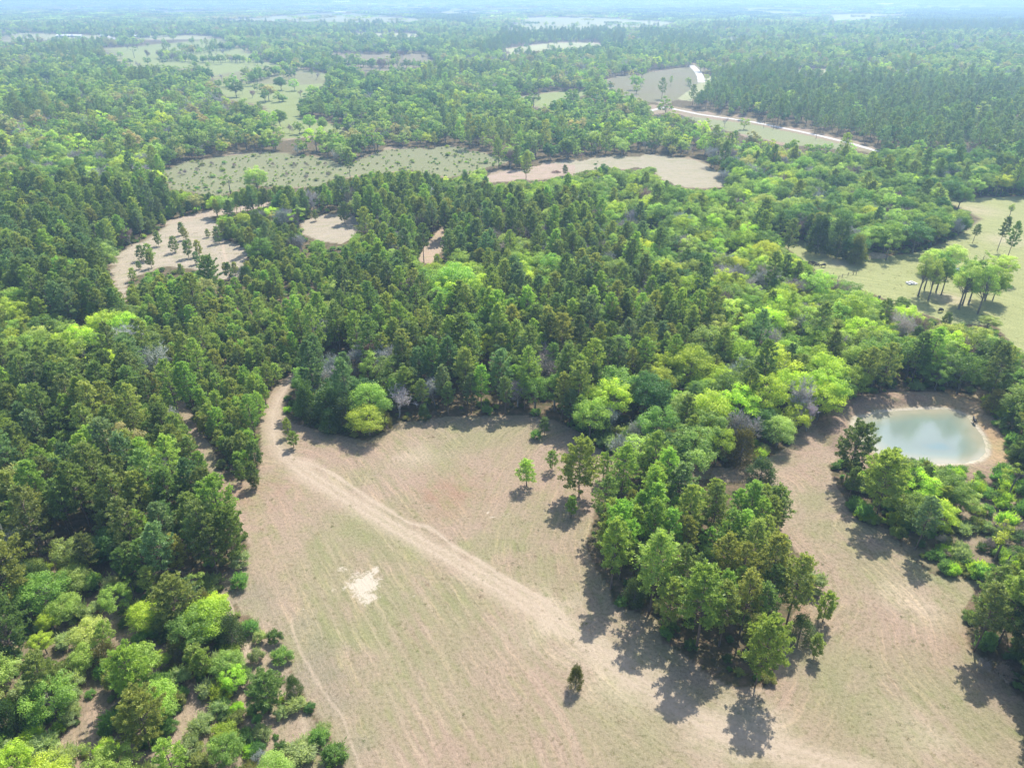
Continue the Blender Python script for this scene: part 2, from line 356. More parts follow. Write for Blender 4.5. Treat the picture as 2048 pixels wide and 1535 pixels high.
# kinds: list of (trunk, crown, height, crown radius); name, bark, leaf material
V = {}
V['pine'] = [(pine(11 + i, H=17, R=[3.2, 3.6, 2.8, 3.9, 3.3, 3.0, 3.7][i], bare=[.36, .28, .44, .20, .38, .30, .24][i], nb=[70, 78, 62, 84, 54, 76, 60][i], lean=.5), 17, 3.4) for i in range(7)]
V['wide'] = [(pine(31 + i, H=15, R=[5.0, 4.6, 4.8][i], bare=[.22, .16, .28][i], nb=92, tufts=17, K=11, flat=1, size=.52, lean=.7), 15, 4.8) for i in range(3)]
V['young'] = [(pine(41 + i, H=7, R=[2.0, 2.3, 1.9, 2.1][i], bare=[.12, .08, .16, .1][i], nb=50, tufts=9, K=11, size=.40, lean=.2), 7, 2.0) for i in range(4)]
V['sapling'] = [(pine(51 + i, H=5, R=[1.2, 1.4, 1.1][i], bare=.2, nb=34, tufts=7, K=10, size=.34, lean=.15), 5, 1.3) for i in range(3)]
V['broad'] = [(broadleaf(61 + i, H=11, R=[5.0, 4.5, 5.6, 4.8, 4.2, 5.3][i], base=[.2, .26, .18, .22, .28, .15][i], nc=[58, 50, 66, 54, 46, 62][i]), 11, 4.8) for i in range(6)]
V['tallb'] = [(broadleaf(71 + i, H=14, R=4.6, base=.20, nc=48, nl=170, size=.30, cr_r=(.6, 1.2)), 14, 3.6) for i in range(3)]
V['bare'] = [(bare_tree(81 + i, H=10), 10, 3.6) for i in range(4)]
V['shrub'] = [(broadleaf(91 + i, H=2.8, R=1.7, base=.05, nc=26, nl=230, size=.16, cr_r=(.8, 1.7), stems=3, wisps=420), 2.8, 1.7) for i in range(5)]
V['bareshrub'] = [(bare_tree(101 + i, H=3.6, spread=.9, levels=5, thick=.012, wid=.028), 3.6, 1.8) for i in range(3)]
V['cedar'] = [(cedar(111 + i, H=5, R=[1.9, 1.6, 2.2][i]), 5, 1.9) for i in range(3)]
KIND = {'pine': ('pine_tree', 'pinebark', 'needle'), 'wide': ('pine_tree', 'pinebark', 'needle'), 'young': ('pine_tree', 'pinebark', 'needle'),
        'sapling': ('pine_tree', 'pinebark', 'needle'), 'broad': ('broadleaf_tree', 'bark', 'leaf'), 'tallb': ('broadleaf_tree', 'bark', 'leaf'),
        'bare': ('bare_tree', 'palebark', 'twig'), 'shrub': ('shrub', 'bark', 'leaf'), 'bareshrub': ('bare_shrub', 'palebark', 'twig'), 'cedar': ('cedar_tree', 'bark', 'needle')}
CROWN_R = {k: v[0][2] for k, v in V.items()}; HGT = {k: v[0][1] for k, v in V.items()}
PROTO, STUFFV = {}, {}
for k, lst in V.items():
    nm, bk, lf = KIND[k]; PROTO[k] = []; STUFFV[k] = []
    for i, ((tr, cr), h, rr) in enumerate(lst):
        PROTO[k].append((mesh_from(nm + '_trunk', tr, [M[bk]]), mesh_from(nm + '_crown', cr, [M[lf]])))
        STUFFV[k].append(both(nm + '_woods', tr, cr, M[bk], M[lf + '_woods']))
# coarser trees for the distance
LOD = {'pine': [both('far_pine', *pine(211 + i, H=16, R=3.6, bare=.30, nb=34, tufts=7, K=5, size=1.0, lean=.3), M['pinebark'], M['needle_woods']) for i in range(4)],
       'broad': [both('far_broadleaf', *broadleaf(221 + i, H=11, R=5.0, nc=30, nl=60, size=.75, base=.1), M['bark'], M['leaf_woods']) for i in range(5)],
       'bare': [both('far_bare', *bare_tree(231 + i, H=10, levels=4, wid=.10), M['palebark'], M['twig_woods']) for i in range(2)]}
# ------------------------------------------------------------------ which tree stands where
TINT = {'pine': {'dark green': (.054, .080, .028), 'olive green': (.085, .108, .032), 'blue green': (.050, .080, .042), 'bright green': (.085, .130, .032)},
        'broad': {'lime green': (.168, .226, .034), 'fresh green': (.118, .176, .042), 'mid green': (.078, .128, .034), 'pale green': (.155, .205, .066),
                  'yellow green': (.20, .25, .04), 'dark green': (.042, .088, .030), 'tan green': (.17, .165, .085)},
        'bare': {'silver grey': (.29, .275, .265), 'brown grey': (.25, .20, .175)},
        'shrub': {'lime green': (.145, .205, .03), 'grey green': (.135, .168, .090), 'mid green': (.075, .135, .04), 'olive green': (.10, .12, .045), 'dark green': (.045, .085, .03)},
        'cedar': {'dark green': (.040, .070, .026), 'brown green': (.075, .082, .030)}}
TKIND = {'pine': 'pine', 'wide': 'pine', 'young': 'pine', 'sapling': 'pine', 'broad': 'broad', 'tallb': 'broad', 'bare': 'bare', 'shrub': 'shrub', 'bareshrub': 'bare', 'cedar': 'cedar'}
for _d, _k in (('pine', 1.95), ('broad', 1.32), ('bare', 1.45), ('shrub', 1.4), ('cedar', 1.35)):
    for _t in TINT[_d]: TINT[_d][_t] = tuple(c * _k for c in TINT[_d][_t])
# stands seen in the photograph, drawn round their crowns: outline, mix of kinds, mix of tones
def mixd(**k): return k
PD = {'dark green': 6, 'olive green': 3, 'bright green': 1.5, 'blue green': 2}
PBK = {'blue green': 8, 'dark green': 4}
BM = {'mid green': 5, 'fresh green': 4, 'lime green': 2, 'pale green': 4, 'yellow green': 1, 'dark green': 2, 'tan green': 1.2}
BL = {'lime green': 6, 'fresh green': 5, 'mid green': 2, 'pale green': 2, 'yellow green': 2}
BG = {'mid green': 6, 'fresh green': 4, 'dark green': 3, 'pale green': 3, 'yellow green': .5}
BP = {'pale green': 6, 'mid green': 3, 'fresh green': 3, 'tan green': 2, 'yellow green': 1}
SG = {'grey green': 6, 'mid green': 2, 'lime green': 1.5, 'olive green': 1}
SL = {'lime green': 6, 'mid green': 4, 'grey green': 1}
STANDS = [
 ([(1210,940),(1196,990),(1172,1090),(1190,1135),(1250,1220),(1312,1240),(1420,1350),(1472,1376),(1532,1376),(1560,1290),(1634,1172),(1588,1098),(1560,1000),(1500,966),(1440,962),(1330,925),(1240,925)],
   mixd(pine=.89, shrub=.06, cedar=.05), {'pine': {'bright green': 4, 'olive green': 4, 'dark green': 2}, 'broad': BG}, 1.0),
 ([(0,605),(60,612),(110,655),(230,640),(268,660),(262,715),(200,770),(100,740),(0,720)], mixd(broad=.72, pine=.08, shrub=.2), {'broad': BL}, .85),
 ([(0,380),(190,380),(190,500),(250,620),(300,730),(350,840),(420,970),(490,1095),(470,1150),(360,1150),(240,1100),(130,1075),(-60,1120)], mixd(pine=.87, broad=.07, bare=.03, cedar=.02, shrub=.01), {'pine': PD}, .92),
 ([(130,1075),(240,1095),(360,1140),(420,1160),(330,1240),(200,1330),(60,1310),(60,1160)], mixd(pine=.16, broad=.34, shrub=.45, cedar=.05), {'broad': {'lime green': 2, 'fresh green': 4, 'pale green': 5}, 'shrub': SG}, .9),
 ([(-80,1075),(130,1075),(420,1160),(455,1190),(480,1300),(600,1400),(690,1535),(760,1700),(-100,1700)], mixd(pine=.08, broad=.20, shrub=.60, cedar=.12), {'broad': {'fresh green': 4, 'lime green': 4, 'pale green': 4, 'mid green': 1}, 'shrub': SG, 'pine': {'olive green': 4, 'bright green': 4, 'dark green': 2}}, .72),
 ([(862,545),(905,520),(960,535),(985,590),(905,625),(868,600)], mixd(broad=1), {'broad': {'fresh green': 5, 'lime green': 3}}, .8),
 ([(1010,540),(1040,515),(1075,540),(1130,545),(1125,600),(1040,600)], mixd(broad=1), {'broad': {'lime green': 3, 'fresh green': 5}}, .8),
 ([(935,425),(1000,430),(1055,440),(1050,500),(945,478)], mixd(bare=.6, pine=.4), {'bare': {'brown grey': 1}}, .9),
 ([(250,560),(330,545),(400,590),(490,520),(560,488),(690,492),(715,560),(640,650),(600,740),(545,780),(524,850),(520,905),(515,965),(430,960),(350,840),(290,700)], mixd(young=.86, pine=.10, cedar=.02, shrub=.02), {'pine': {'dark green': 2, 'olive green': 5, 'bright green': 5}}, 1.0),
 ([(430,452),(520,432),(590,450),(600,485),(510,505),(440,480)], mixd(young=.9, pine=.1), {'pine': PD}, .9),
 ([(580,780),(620,760),(700,760),(790,800),(790,850),(700,880),(580,850)], mixd(broad=.3, cedar=.3, pine=.25, shrub=.15), {'broad': {'dark green': 5, 'mid green': 3}, 'pine': PBK}, .8),
 ([(600,395),(760,370),(930,372),(1060,420),(1170,410),(1230,480),(1330,560),(1410,640),(1390,725),(1280,745),(1190,770),(1175,850),(1100,850),(800,860),(700,780),(590,745),(640,650),(720,560),(690,480)],
   mixd(pine=.72, tallb=.08, broad=.06, bare=.10, shrub=.04), {'pine': {'dark green': 5, 'blue green': 3, 'olive green': 4, 'bright green': 3}, 'broad': BG}, .92),
 ([(1180,740),(1290,740),(1400,770),(1560,770),(1660,810),(1560,930),(1420,950),(1300,940),(1180,890)], mixd(broad=.62, shrub=.16, bare=.05, cedar=.08, pine=.09), {'broad': {'fresh green': 4, 'lime green': 4, 'pale green': 4, 'mid green': 3, 'dark green': 2}, 'shrub': SG}, .85),
 ([(1430,500),(1560,480),(1650,560),(1800,620),(1960,700),(1960,740),(1680,720),(1700,790),(1560,800),(1400,760),(1440,690)], mixd(broad=.74, bare=.12, pine=.08, shrub=.06), {'broad': {'fresh green': 5, 'lime green': 4, 'pale green': 4, 'mid green': 3, 'yellow green': 2}}, .85),
 ([(1640,735),(1760,690),(1990,700),(2060,740),(2050,780),(1940,780),(1700,795)], mixd(pine=.42, broad=.5, shrub=.08), {'broad': {'mid green': 5, 'dark green': 3, 'fresh green': 2}, 'pine': {'dark green': 4, 'olive green': 3}}, .85),
 ([(1690,930),(1760,900),(1830,915),(1900,940),(1900,1040),(1800,1090),(1710,1040)], mixd(shrub=.55, broad=.25, pine=.2), {'broad': BL, 'shrub': SL}, .6),
 ([(1850,990),(2100,980),(2100,1075),(1990,1050),(1850,1130),(1810,1095)], mixd(bareshrub=.62, shrub=.38), {'shrub': SL, 'bare': {'brown grey': 1}}, .5),
 ([(1840,905),(2120,905),(2120,1200),(1990,1165),(1880,1152),(1800,1100)], mixd(shrub=.74, broad=.12, bareshrub=.14), {'broad': BL, 'shrub': SL, 'bare': {'brown grey': 1}}, .5),
 ([(1960,740),(2120,740),(2120,930),(2010,930),(1980,850)], mixd(cedar=.35, broad=.25, shrub=.25, pine=.15), {'broad': {'mid green': 3, 'fresh green': 3}, 'shrub': SL}, .8),
 ([(1930,1150),(2300,1120),(2300,1700),(2060,1700),(2040,1400),(1940,1290)], mixd(pine=.7, shrub=.2, bareshrub=.1), {'pine': PD, 'shrub': SG}, .9),
 ([(180,385),(300,380),(420,350),(560,370),(700,345),(860,340),(900,380),(730,440),(560,425),(300,455),(200,500)], mixd(pine=.5, young=.42, broad=.06, bare=.02), {'pine': PD}, .9),
 ([(1120,355),(1240,335),(1340,345),(1460,380),(1560,470),(1430,500),(1300,470),(1180,410),(1060,420),(940,390),(1000,365)], mixd(broad=.88, pine=.08, bare=.04), {'broad': {'fresh green': 5, 'pale green': 3, 'mid green': 4, 'lime green': 2}}, .88),
 ([(1460,370),(1560,330),(1760,300),(2060,300),(2060,390),(1900,390),(1960,440),(1900,480),(1700,520),(1600,470),(1540,470)], mixd(broad=.84, pine=.07, bare=.09), {'broad': BG}, .88),
 ([(690,310),(760,290),(900,300),(860,335),(720,345)], mixd(shrub=.7, broad=.3), {'broad': {'yellow green': 5, 'pale green': 3}, 'shrub': {'lime green': 4, 'grey green': 2}}, .9),
 ([(1300,195),(1420,150),(1560,128),(1760,160),(2100,170),(2100,300),(1780,300),(1700,285),(1500,240),(1340,212)], mixd(pine=.86, broad=.14), {'pine': PBK, 'broad': BG}, .95),
 ([(1850,0),(2100,0),(2100,60),(1780,66)], mixd(pine=.95, broad=.05), {'pine': PBK}, .95),
 ([(950,100),(1050,58),(1052,96),(960,112)], mixd(pine=1), {'pine': PBK}, .95), ([(1000,66),(1250,62),(1250,88),(1000,90)], mixd(pine=.8, broad=.2), {'pine': PBK}, .95),
 ([(830,16),(950,22),(940,50),(830,38)], mixd(pine=1), {'pine': PBK}, .95), ([(1270,60),(1420,75),(1420,100),(1290,95)], mixd(pine=.6, broad=.4), {'pine': PBK}, .95),
 ([(1240,20),(1560,10),(1560,40),(1260,40)], mixd(pine=.5, broad=.5), {'pine': PBK}, .95),
]
DEFAULT = (mixd(broad=.78, bare=.13, pine=.09), {'broad': BM, 'bare': {'silver grey': 4, 'brown grey': 1}}, .92)
def pick(d, r):
    k = list(d); w = np.array([d[a] for a in k], float); return k[int(np.searchsorted(np.cumsum(w / w.sum()), r))] if len(k) > 1 else k[0]
def tone_for(kind, spec, r):
    t = TKIND[kind]; d = spec.get(t) or {'pine': PD, 'broad': BM, 'bare': {'silver grey': 3, 'brown grey': 1}, 'shrub': SG, 'cedar': {'dark green': 3, 'brown green': 1}}[t]
    return pick(d, r)

TREES = []      # kind, variant, x, y, scale_xy, scale_z, rot, tone, hand label or None
def add(kind, x, y, h, tone, label=None, wide=1.0, var=None, rot=None):
    sz = h / HGT[kind]; n = len(PROTO[kind])
    TREES.append(dict(kind=kind, v=int(rng.integers(n)) if var is None else var % n, x=float(x), y=float(y), sx=sz ** .8 * wide, sz=sz, h=h,
                      rot=float(rng.uniform(0, 6.28)) if rot is None else rot, tone=tone, label=label))
# ---- trees and bushes placed one by one: kind, base px, base py, top py, tone, width, label
HAND = [
 ('cedar',1152,1383,1328,'brown green',.82,'lone dark round cedar in the open field, its small shadow beside it'),
 ('wide',1158,992,873,'olive green',1.0,'big wide open pine standing alone in the field above its broad shadow'),
 ('sapling',1142,1035,992,'bright green',1.2,'small bright pine sapling standing in the shadow of the big field pine'),
 ('sapling',1053,972,921,'bright green',1.35,'lone young pine in the field, west of the big field pine'),
 ('sapling',1104,940,902,'bright green',1.1,'thin pine sapling between the lone young pine and the big field pine'),
 ('sapling',1206,958,906,'bright green',1.0,'slender young pine close behind the big field pine'),
 ('shrub',1072,882,857,'mid green',.9,'small round green bush at the north edge of the field'),
 ('sapling',1089,870,835,'mid green' if False else 'dark green',1.0,'small dark pine just behind the round bush on the field edge'),
 ('sapling',588,895,863,'bright green',1.3,'bushy pine sapling east of the sandy trail mouth'),
 ('sapling',577,872,838,'olive green',.9,'thin pine sapling behind the bushy one at the trail mouth'),
 ('broad',738,874,800,'lime green',1.15,'bright lime tree at the forest edge where its crown meets the field'),
 ('broad',744,850,756,'fresh green',1.0,'taller lime tree directly behind the bright one at the field edge'),
 ('cedar',652,858,772,'dark green',1.5,'wide dark evergreen between the sandy trail and the bright lime tree'),
 ('cedar',612,846,762,'dark green',1.1,'narrower dark evergreen right beside the sandy trail mouth'),
 ('cedar',692,866,790,'dark green',1.2,'dark evergreen pressed against the bright lime tree'),
 ('cedar',848,844,808,'dark green',1.0,'small dark evergreen at the shaded north edge of the field'),
 ('broad',1432,935,846,'lime green',.85,'vivid lime green tree at the forest edge north of the pine grove'),
 ('cedar',1484,938,855,'brown green',1.0,'tall brown green cedar beside the vivid lime tree'),
 ('cedar',1345,935,858,'brown green',1.3,'wide brown green cedar at the forest edge north of the grove'),
 ('pine',1372,935,832,'olive green',1.0,'dense olive pine among the cedars at the forest edge'),
 ('cedar',1525,972,916,'dark green',1.6,'round dark cedar standing alone in the gap beside the pine grove'),
 ('broad',1230,905,838,'pale green',.8,'pale grey green tree at the forest corner near the big field pine'),
 ('shrub',1262,925,880,'grey green',1.3,'grey green shrub under the forest corner near the big field pine'),
 ('shrub',1215,905,862,'grey green',1.3,'silvery bush in front of the forest corner'),
 ('young',1500,1045,972,'dark green',1.2,'dark pine on the east tip of the grove by the round cedar'),
 ('young',1548,1052,975,'dark green',1.2,'twin dark pine east of the grove, next to the gravelly strip'),
 ('young',1645,1242,1186,'bright green',1.0,'small bright pine standing off the east side of the grove'),
 ('cedar',1602,1290,1228,'dark green',1.1,'bushy dark evergreen at the south east foot of the grove'),
 ('sapling',1628,1312,1268,'olive green',1.2,'little olive pine beside the bushy evergreen at the grove foot'),
 ('shrub',1618,1190,1130,'grey green',1.5,'large grey green shrub on the east edge of the grove'),
 ('wide',1238,1135,1000,'bright green',.85,'round full pine on the west edge of the grove'),
 ('pine',1350,1035,925,'blue green',1.3,'tall silvery pine with a bare dark trunk at the back of the grove'),
 ('pine',1300,1070,935,'bright green',1.0,'tall bright pine at the back of the grove near the silvery pine'),
 ('pine',1300,1220,1060,'olive green',1.15,'tall open pine on the south west edge of the grove'),
 ('wide',1510,1372,1222,'olive green',.75,'dense round pine at the south tip of the grove'),
 ('pine',1392,1300,1130,'bright green',1.2,'tall leaning pine in the middle south of the grove'),
 ('wide',1692,958,842,'dark green',.9,'open crowned pine standing against the pond water'),
 ('wide',1752,1035,898,'olive green',.95,'large dense pine south of the pond with a broad shadow'),
 ('shrub',1905,1152,1122,'lime green',1.0,'small bright bush alone at the south rim of the thicket'),
 ('wide',1995,1290,1140,'olive green',1.0,'huge wide pine at the east border of the field'),
 ('wide',2045,1320,1150,'dark green',1.0,'dark wide pine behind the huge pine on the east border'),
 ('bareshrub',2005,1372,1300,'brown grey',1.2,'leafless grey bush in the shadow of the huge border pine'),
 ('bareshrub',1968,1345,1300,'brown grey',1.0,'smaller leafless bush beside the huge border pine'),
 ('wide',425,590,511,'dark green',.95,'lone round dark pine standing in the pale sandy clearing'),
 ('sapling',378,516,482,'dark green',1.3,'small pine alone in the middle of the sandy clearing'),
 ('sapling',380,494,478,'dark green',1.2,'tiny pine behind the small one in the sandy clearing'),
 ('young',318,492,462,'dark green',1.0,'small dark pine at the north edge of the sandy clearing'),
 ('young',365,470,445,'dark green',1.0,'small pine where the sandy clearing narrows'),
 ('young',438,486,454,'dark green',1.0,'first small pine of the row dividing the sandy clearing'),
 ('young',300,520,488,'olive green',1.1,'olive pine at the north west corner of the sandy clearing'),
 ('wide',690,448,405,'dark green',.9,'wide dark pine at the east end of the sandy clearing'),
 ('sapling',632,442,424,'dark green',1.3,'small pine on pale sand near the wide dark pine'),
 ('young',510,972,925,'dark green',.9,'pine at the south tip of the western young stand'),
 ('young',484,965,922,'dark green',.9,'pine behind the south tip of the western young stand'),
 ('sapling',512,978,950,'dark green',1.2,'short pine just below the south tip of the young stand'),
 ('bare',1648,712,652,'silver grey',1.5,'very wide silver grey leafless tree in the green woods behind the pond'),
 ('bare',1622,655,592,'silver grey',1.4,'tall silver leafless tree behind the wide leafless one'),
 ('bare',1612,862,790,'silver grey',1.0,'silver leafless tree at the wood edge west of the pond'),
 ('broad',1636,846,758,'lime green',.95,'glowing lime tree at the wood edge west of the pond'),
 ('broad',1700,800,725,'lime green',1.1,'bright green tree at the wood edge north of the pond'),
 ('broad',1235,822,722,'fresh green',1.35,'very large fresh green tree where the pines meet the broadleaf wood'),
 ('broad',1480,690,618,'pale green',1.1,'large pale green round tree in the middle of the broadleaf wood'),
 ('broad',1275,665,618,'pale green',1.0,'pale rounded tree among the pines of the central stand'),
 ('broad',905,612,515,'fresh green',1.2,'large bright green tree in the middle of the pine stand'),
 ('broad',1050,610,520,'lime green',1.0,'lime tree in the middle of the pine stand, east of the large bright one'),
 ('broad',1775,523,458,'fresh green',1.15,'round green tree at the pasture edge by the earth mound'),
 ('broad',1828,508,440,'dark green',1.2,'dark spreading tree at the pasture edge behind the mound'),
 ('cedar',1640,512,430,'dark green',1.3,'tall dark evergreen at the north west corner of the pasture'),
 ('cedar',1680,518,438,'dark green',1.1,'second tall dark evergreen along the pasture edge'),
 ('cedar',1715,532,470,'grey green' if False else 'brown green',1.1,'grey brown evergreen at the end of the dark pasture row'),
 ('tallb',1836,592,500,'pale green',.8,'thin pale tree nearest the rubble heap in the pasture'),
 ('broad',1852,580,498,'pale green',.8,'thin pale tree behind the first one by the rubble heap'),
 ('tallb',1856,601,505,'pale green',.7,'leaning pale tree in front of the rubble heap trees'),
 ('broad',1876,586,500,'mid green',.9,'green tree with slim trunk in the pasture west of the shed'),
 ('tallb',1882,590,515,'fresh green',.7,'slim fresh green tree touching the one west of the shed'),
 ('tallb',1917,618,520,'pale green',.8,'first slim tree of the clump south of the shed'),
 ('broad',1929,613,515,'pale green',.8,'second slim tree of the clump south of the shed'),
 ('broad',1941,612,512,'fresh green',.8,'third slim tree of the clump south of the shed'),
 ('tallb',1955,628,530,'fresh green',.8,'front slim tree of the clump south of the shed'),
 ('broad',1974,604,525,'lime green',1.0,'rounded lime tree of the clump south of the shed'),
 ('broad',1988,603,540,'fresh green',.8,'leaning green tree at the east end of the pasture clump'),
 ('pine',1994,502,434,'dark green',.85,'tall open pine in the pasture with a high crown'),
 ('pine',2012,522,444,'dark green',.85,'second tall open pine just in front of the other'),
 ('pine',1945,486,448,'dark green',1.1,'short dark pine at the north pasture edge near the tall pair'),
 ('broad',1900,538,484,'pale green',1.1,'broad pale tree behind the stock shed'),
 ('broad',1962,545,492,'fresh green',1.1,'broad fresh tree east of the stock shed'),
 ('broad',2002,565,505,'pale green',1.1,'pale tree at the east side of the pasture, beyond the clump'),
 ('broad',1862,548,492,'pale green',1.0,'pale tree between the rubble heap and the stock shed'),
 ('tallb',2019,432,404,'pale green',.8,'small pale tree alone high in the pasture'),
 ('broad',1975,660,628,'pale green',1.3,'low pale green tree at the south pasture fence'),
 ('wide',1890,655,625,'dark green',.9,'dark round pine in front of the cow on the pasture edge'),
 ('broad',1800,630,592,'mid green',.9,'mid green tree on the pasture edge near the black cow'),
 ('broad',1690,605,560,'mid green',1.6,'very wide green tree at the west end of the pasture'),
 ('pine',1970,770,680,'dark green',.9,'leaning dark pine behind the north east corner of the pond'),
 ('wide',1130,352,330,'dark green',.8,'small dark pine alone in the pinkish back clearing'),
 ('broad',1192,362,318,'mid green',.9,'tall green tree at the front of the back clearing'),
 ('broad',1205,366,325,'dark green',.7,'dark tree touching the tall one by the back clearing'),
 ('broad',1300,352,332,'fresh green',1.4,'wide round tree bordering the back clearing'),
 ('broad',250,400,335,'fresh green',1.0,'big round green tree west of the scrubby meadow'),
 ('broad',298,365,326,'mid green',1.0,'round green tree at the west tip of the scrubby meadow'),
 ('broad',460,392,338,'fresh green',1.0,'tall round green tree in front of the scrubby meadow'),
 ('broad',515,388,330,'pale green',1.0,'pale tree in front of the scrubby meadow'),
 ('broad',472,195,164,'dark green',1.2,'dark round tree in the long green pasture, western one of a row'),
 ('broad',508,172,143,'mid green',1.0,'round green tree in the upper part of the long pasture'),
 ('broad',562,181,152,'dark green',1.1,'dark round tree at the east side of the long pasture'),
 ('broad',537,202,168,'tan green',1.1,'tan tree just coming into leaf in the long pasture'),
 ('bare',505,196,179,'brown grey',1.0,'small bare tree between the dark and the tan pasture trees'),
 ('shrub',565,204,191,'mid green',1.5,'low bush in front of the tan tree in the pasture'),
 ('broad',560,256,217,'mid green',1.0,'green tree with visible trunk at the foot of the long pasture'),
 ('bareshrub',577,268,245,'brown grey',1.0,'bare shrub beside the tree at the foot of the long pasture'),
 ('broad',620,265,229,'fresh green',1.1,'twin green tree at the foot of the pasture, wider one'),
 ('broad',646,265,232,'fresh green',.7,'twin green tree at the foot of the pasture, slimmer one'),
 ('broad',528,242,209,'fresh green',.9,'green tree at the wood edge west of the lower pasture'),
 ('broad',470,92,70,'pale green',1.0,'single tree at the top of the long pasture'),
 ('bare',448,110,97,'silver grey',1.0,'small leafless tree by the pale spot in the far pasture'),
 ('broad',330,91,74,'mid green',.9,'flat topped tree in the far pasture near the farm road'),
 ('broad',268,117,88,'mid green',1.0,'dark green tree in the far pasture below the farm'),
 ('bare',294,118,95,'brown grey',.8,'leafless tree in the far pasture below the farm'),
 ('shrub',505,121,109,'mid green',1.6,'dark bush in the upper end of the long pasture'),
 ('shrub',550,129,119,'dark green',2.4,'wide dark bush on the green slope above the long pasture'),
 ('broad',592,133,115,'tan green',1.1,'tan tree on the wood edge above the long pasture'),
 ('bare',805,122,98,'brown grey',1.0,'tall bare tree in the brown field, behind the others'),
 ('bare',846,121,106,'brown grey',1.0,'small bare tree at the east end of the brown field'),
 ('bare',759,144,114,'brown grey',1.3,'big spreading bare tree at the front of the brown field'),
 ('shrub',788,116,107,'dark green',1.0,'small dark bush in the brown field'),
 ('shrub',604,211,198,'dark green',1.2,'small dark bush on the pasture edge beside the woods'),
 ('broad',1286,157,142,'pale green',1.0,'single pale tree in the upland field below the woods'),
 ('broad',1190,60,50,'pale green',1.0,'single tree in the wide far field'),
 # west thicket
 ('wide',370,1260,1150,'olive green',1.1,'very large dense pine in the west thicket by the bare path'),
 ('broad',438,1245,1180,'yellow green',.8,'yellow green tree leaning on the very large thicket pine'),
 ('wide',303,1500,1375,'olive green',.9,'round olive pine low in the west thicket, in front of another'),
 ('wide',272,1400,1285,'bright green',.85,'bright pine just behind the round olive one in the west thicket'),
 ('broad',322,1345,1300,'lime green',.7,'lime crown beside the bright thicket pine'),
 ('wide',30,1230,1060,'olive green',1.0,'tall broad pine at the edge of the west thicket'),
 ('wide',40,1330,1190,'dark green',.8,'dark pine in front of the tall broad thicket pine'),
 ('cedar',210,1345,1285,'brown green',1.2,'brown green cedar deep in the west thicket'),
 ('wide',108,1400,1300,'dark green',.9,'dark round pine in the west thicket, below the lime bushes'),
 ('broad',134,1180,1135,'lime green',.8,'vivid lime bush tree at the foot of the western pines'),
 ('broad',107,1262,1215,'lime green',.8,'lime tree in the west thicket below the vivid one'),
 ('broad',92,1310,1260,'lime green',.8,'yellowish lime tree above the dark round thicket pine'),
 ('broad',322,1150,1080,'fresh green',1.0,'pale fresh green tree where the west pines end'),
 ('broad',254,1130,1080,'fresh green',1.0,'fresh green tree west of the pale one where the pines end'),
 ('wide',538,1425,1340,'dark green',.95,'dark spreading pine at the east edge of the west thicket'),
 ('broad',472,1390,1330,'lime green',.8,'lime tree beside the dark spreading thicket pine'),
 ('shrub',446,1490,1440,'lime green',1.5,'glowing lime bush between the thicket paths'),
 ('shrub',402,1468,1420,'grey green',1.4,'grey green bush beside the glowing lime bush'),
 ('broad',36,1560,1480,'lime green',.9,'very bright lime tree at the lower corner of the thicket'),
 ('broad',190,1540,1470,'fresh green',1.0,'bright green tree low in the thicket between the paths'),
 ('shrub',500,1272,1235,'mid green',1.1,'round bush alone beside the curving thicket path'),
 ('shrub',548,1290,1255,'dark green',.8,'dark bush by the field border, east of the round bush'),
 ('shrub',562,1330,1290,'mid green',1.1,'green bush on the field border below the dark one'),
 ('shrub',517,1288,1258,'grey green',.8,'small pale bush between the round and the dark bush'),
 ('shrub',513,1325,1290,'grey green',.8,'small pale bush west of the border bush'),
 ('shrub',455,1330,1285,'lime green',1.3,'lime bush west of the curving thicket path'),
 ('young',400,1345,1290,'olive green',1.1,'small olive pine west of the lime path bush'),
 ('shrub',432,1390,1350,'grey green',1.3,'grey bush north of the glowing lime bush'),
 ('cedar',588,1400,1350,'dark green',.7,'narrow dark evergreen on the field border by the dark spreading pine'),
 ('shrub',595,1425,1385,'grey green',1.3,'pale green bush on the field border in front of the spreading pine'),
 ('shrub',562,1440,1408,'grey green',1.0,'pale bush at the front foot of the spreading pine'),
 ('shrub',598,1520,1460,'grey green',1.7,'large grey green bush low on the field border'),
 ('shrub',640,1490,1445,'mid green',1.0,'green bush by the border beside the large grey green one'),
 ('shrub',666,1530,1470,'mid green',1.3,'green bush at the lowest point of the field border'),
 ('shrub',526,1485,1445,'grey green',1.1,'pale bush east of the glowing lime bush'),
 ('bareshrub',522,1530,1480,'silver grey',.9,'silver leafless bush low in the thicket'),
 ('shrub',495,1490,1455,'grey green',.9,'small pale bush next to the silver leafless one'),
 ('shrub',370,1530,1470,'grey green',1.3,'grey bush low on the west thicket path'),
 ('shrub',138,1450,1415,'grey green',1.1,'grey bush on the bare patch of the west thicket'),
 ('shrub',80,1510,1450,'grey green',1.7,'wide grey green bush low in the west thicket'),
 ('shrub',71,1440,1405,'lime green',1.1,'bright bush on the west edge of the thicket'),
 ('shrub',420,1185,1140,'olive green',1.4,'tan green bush where the pines meet the field corner'),
 ('shrub',478,1180,1140,'mid green',1.1,'green bush at the field corner below the pines'),
 ('shrub',474,1140,1100,'grey green',1.3,'grey green bush at the foot of the border pines'),
 ('wide',470,1130,1010,'dark green',.8,'dark border pine leaning over the west field edge'),
]
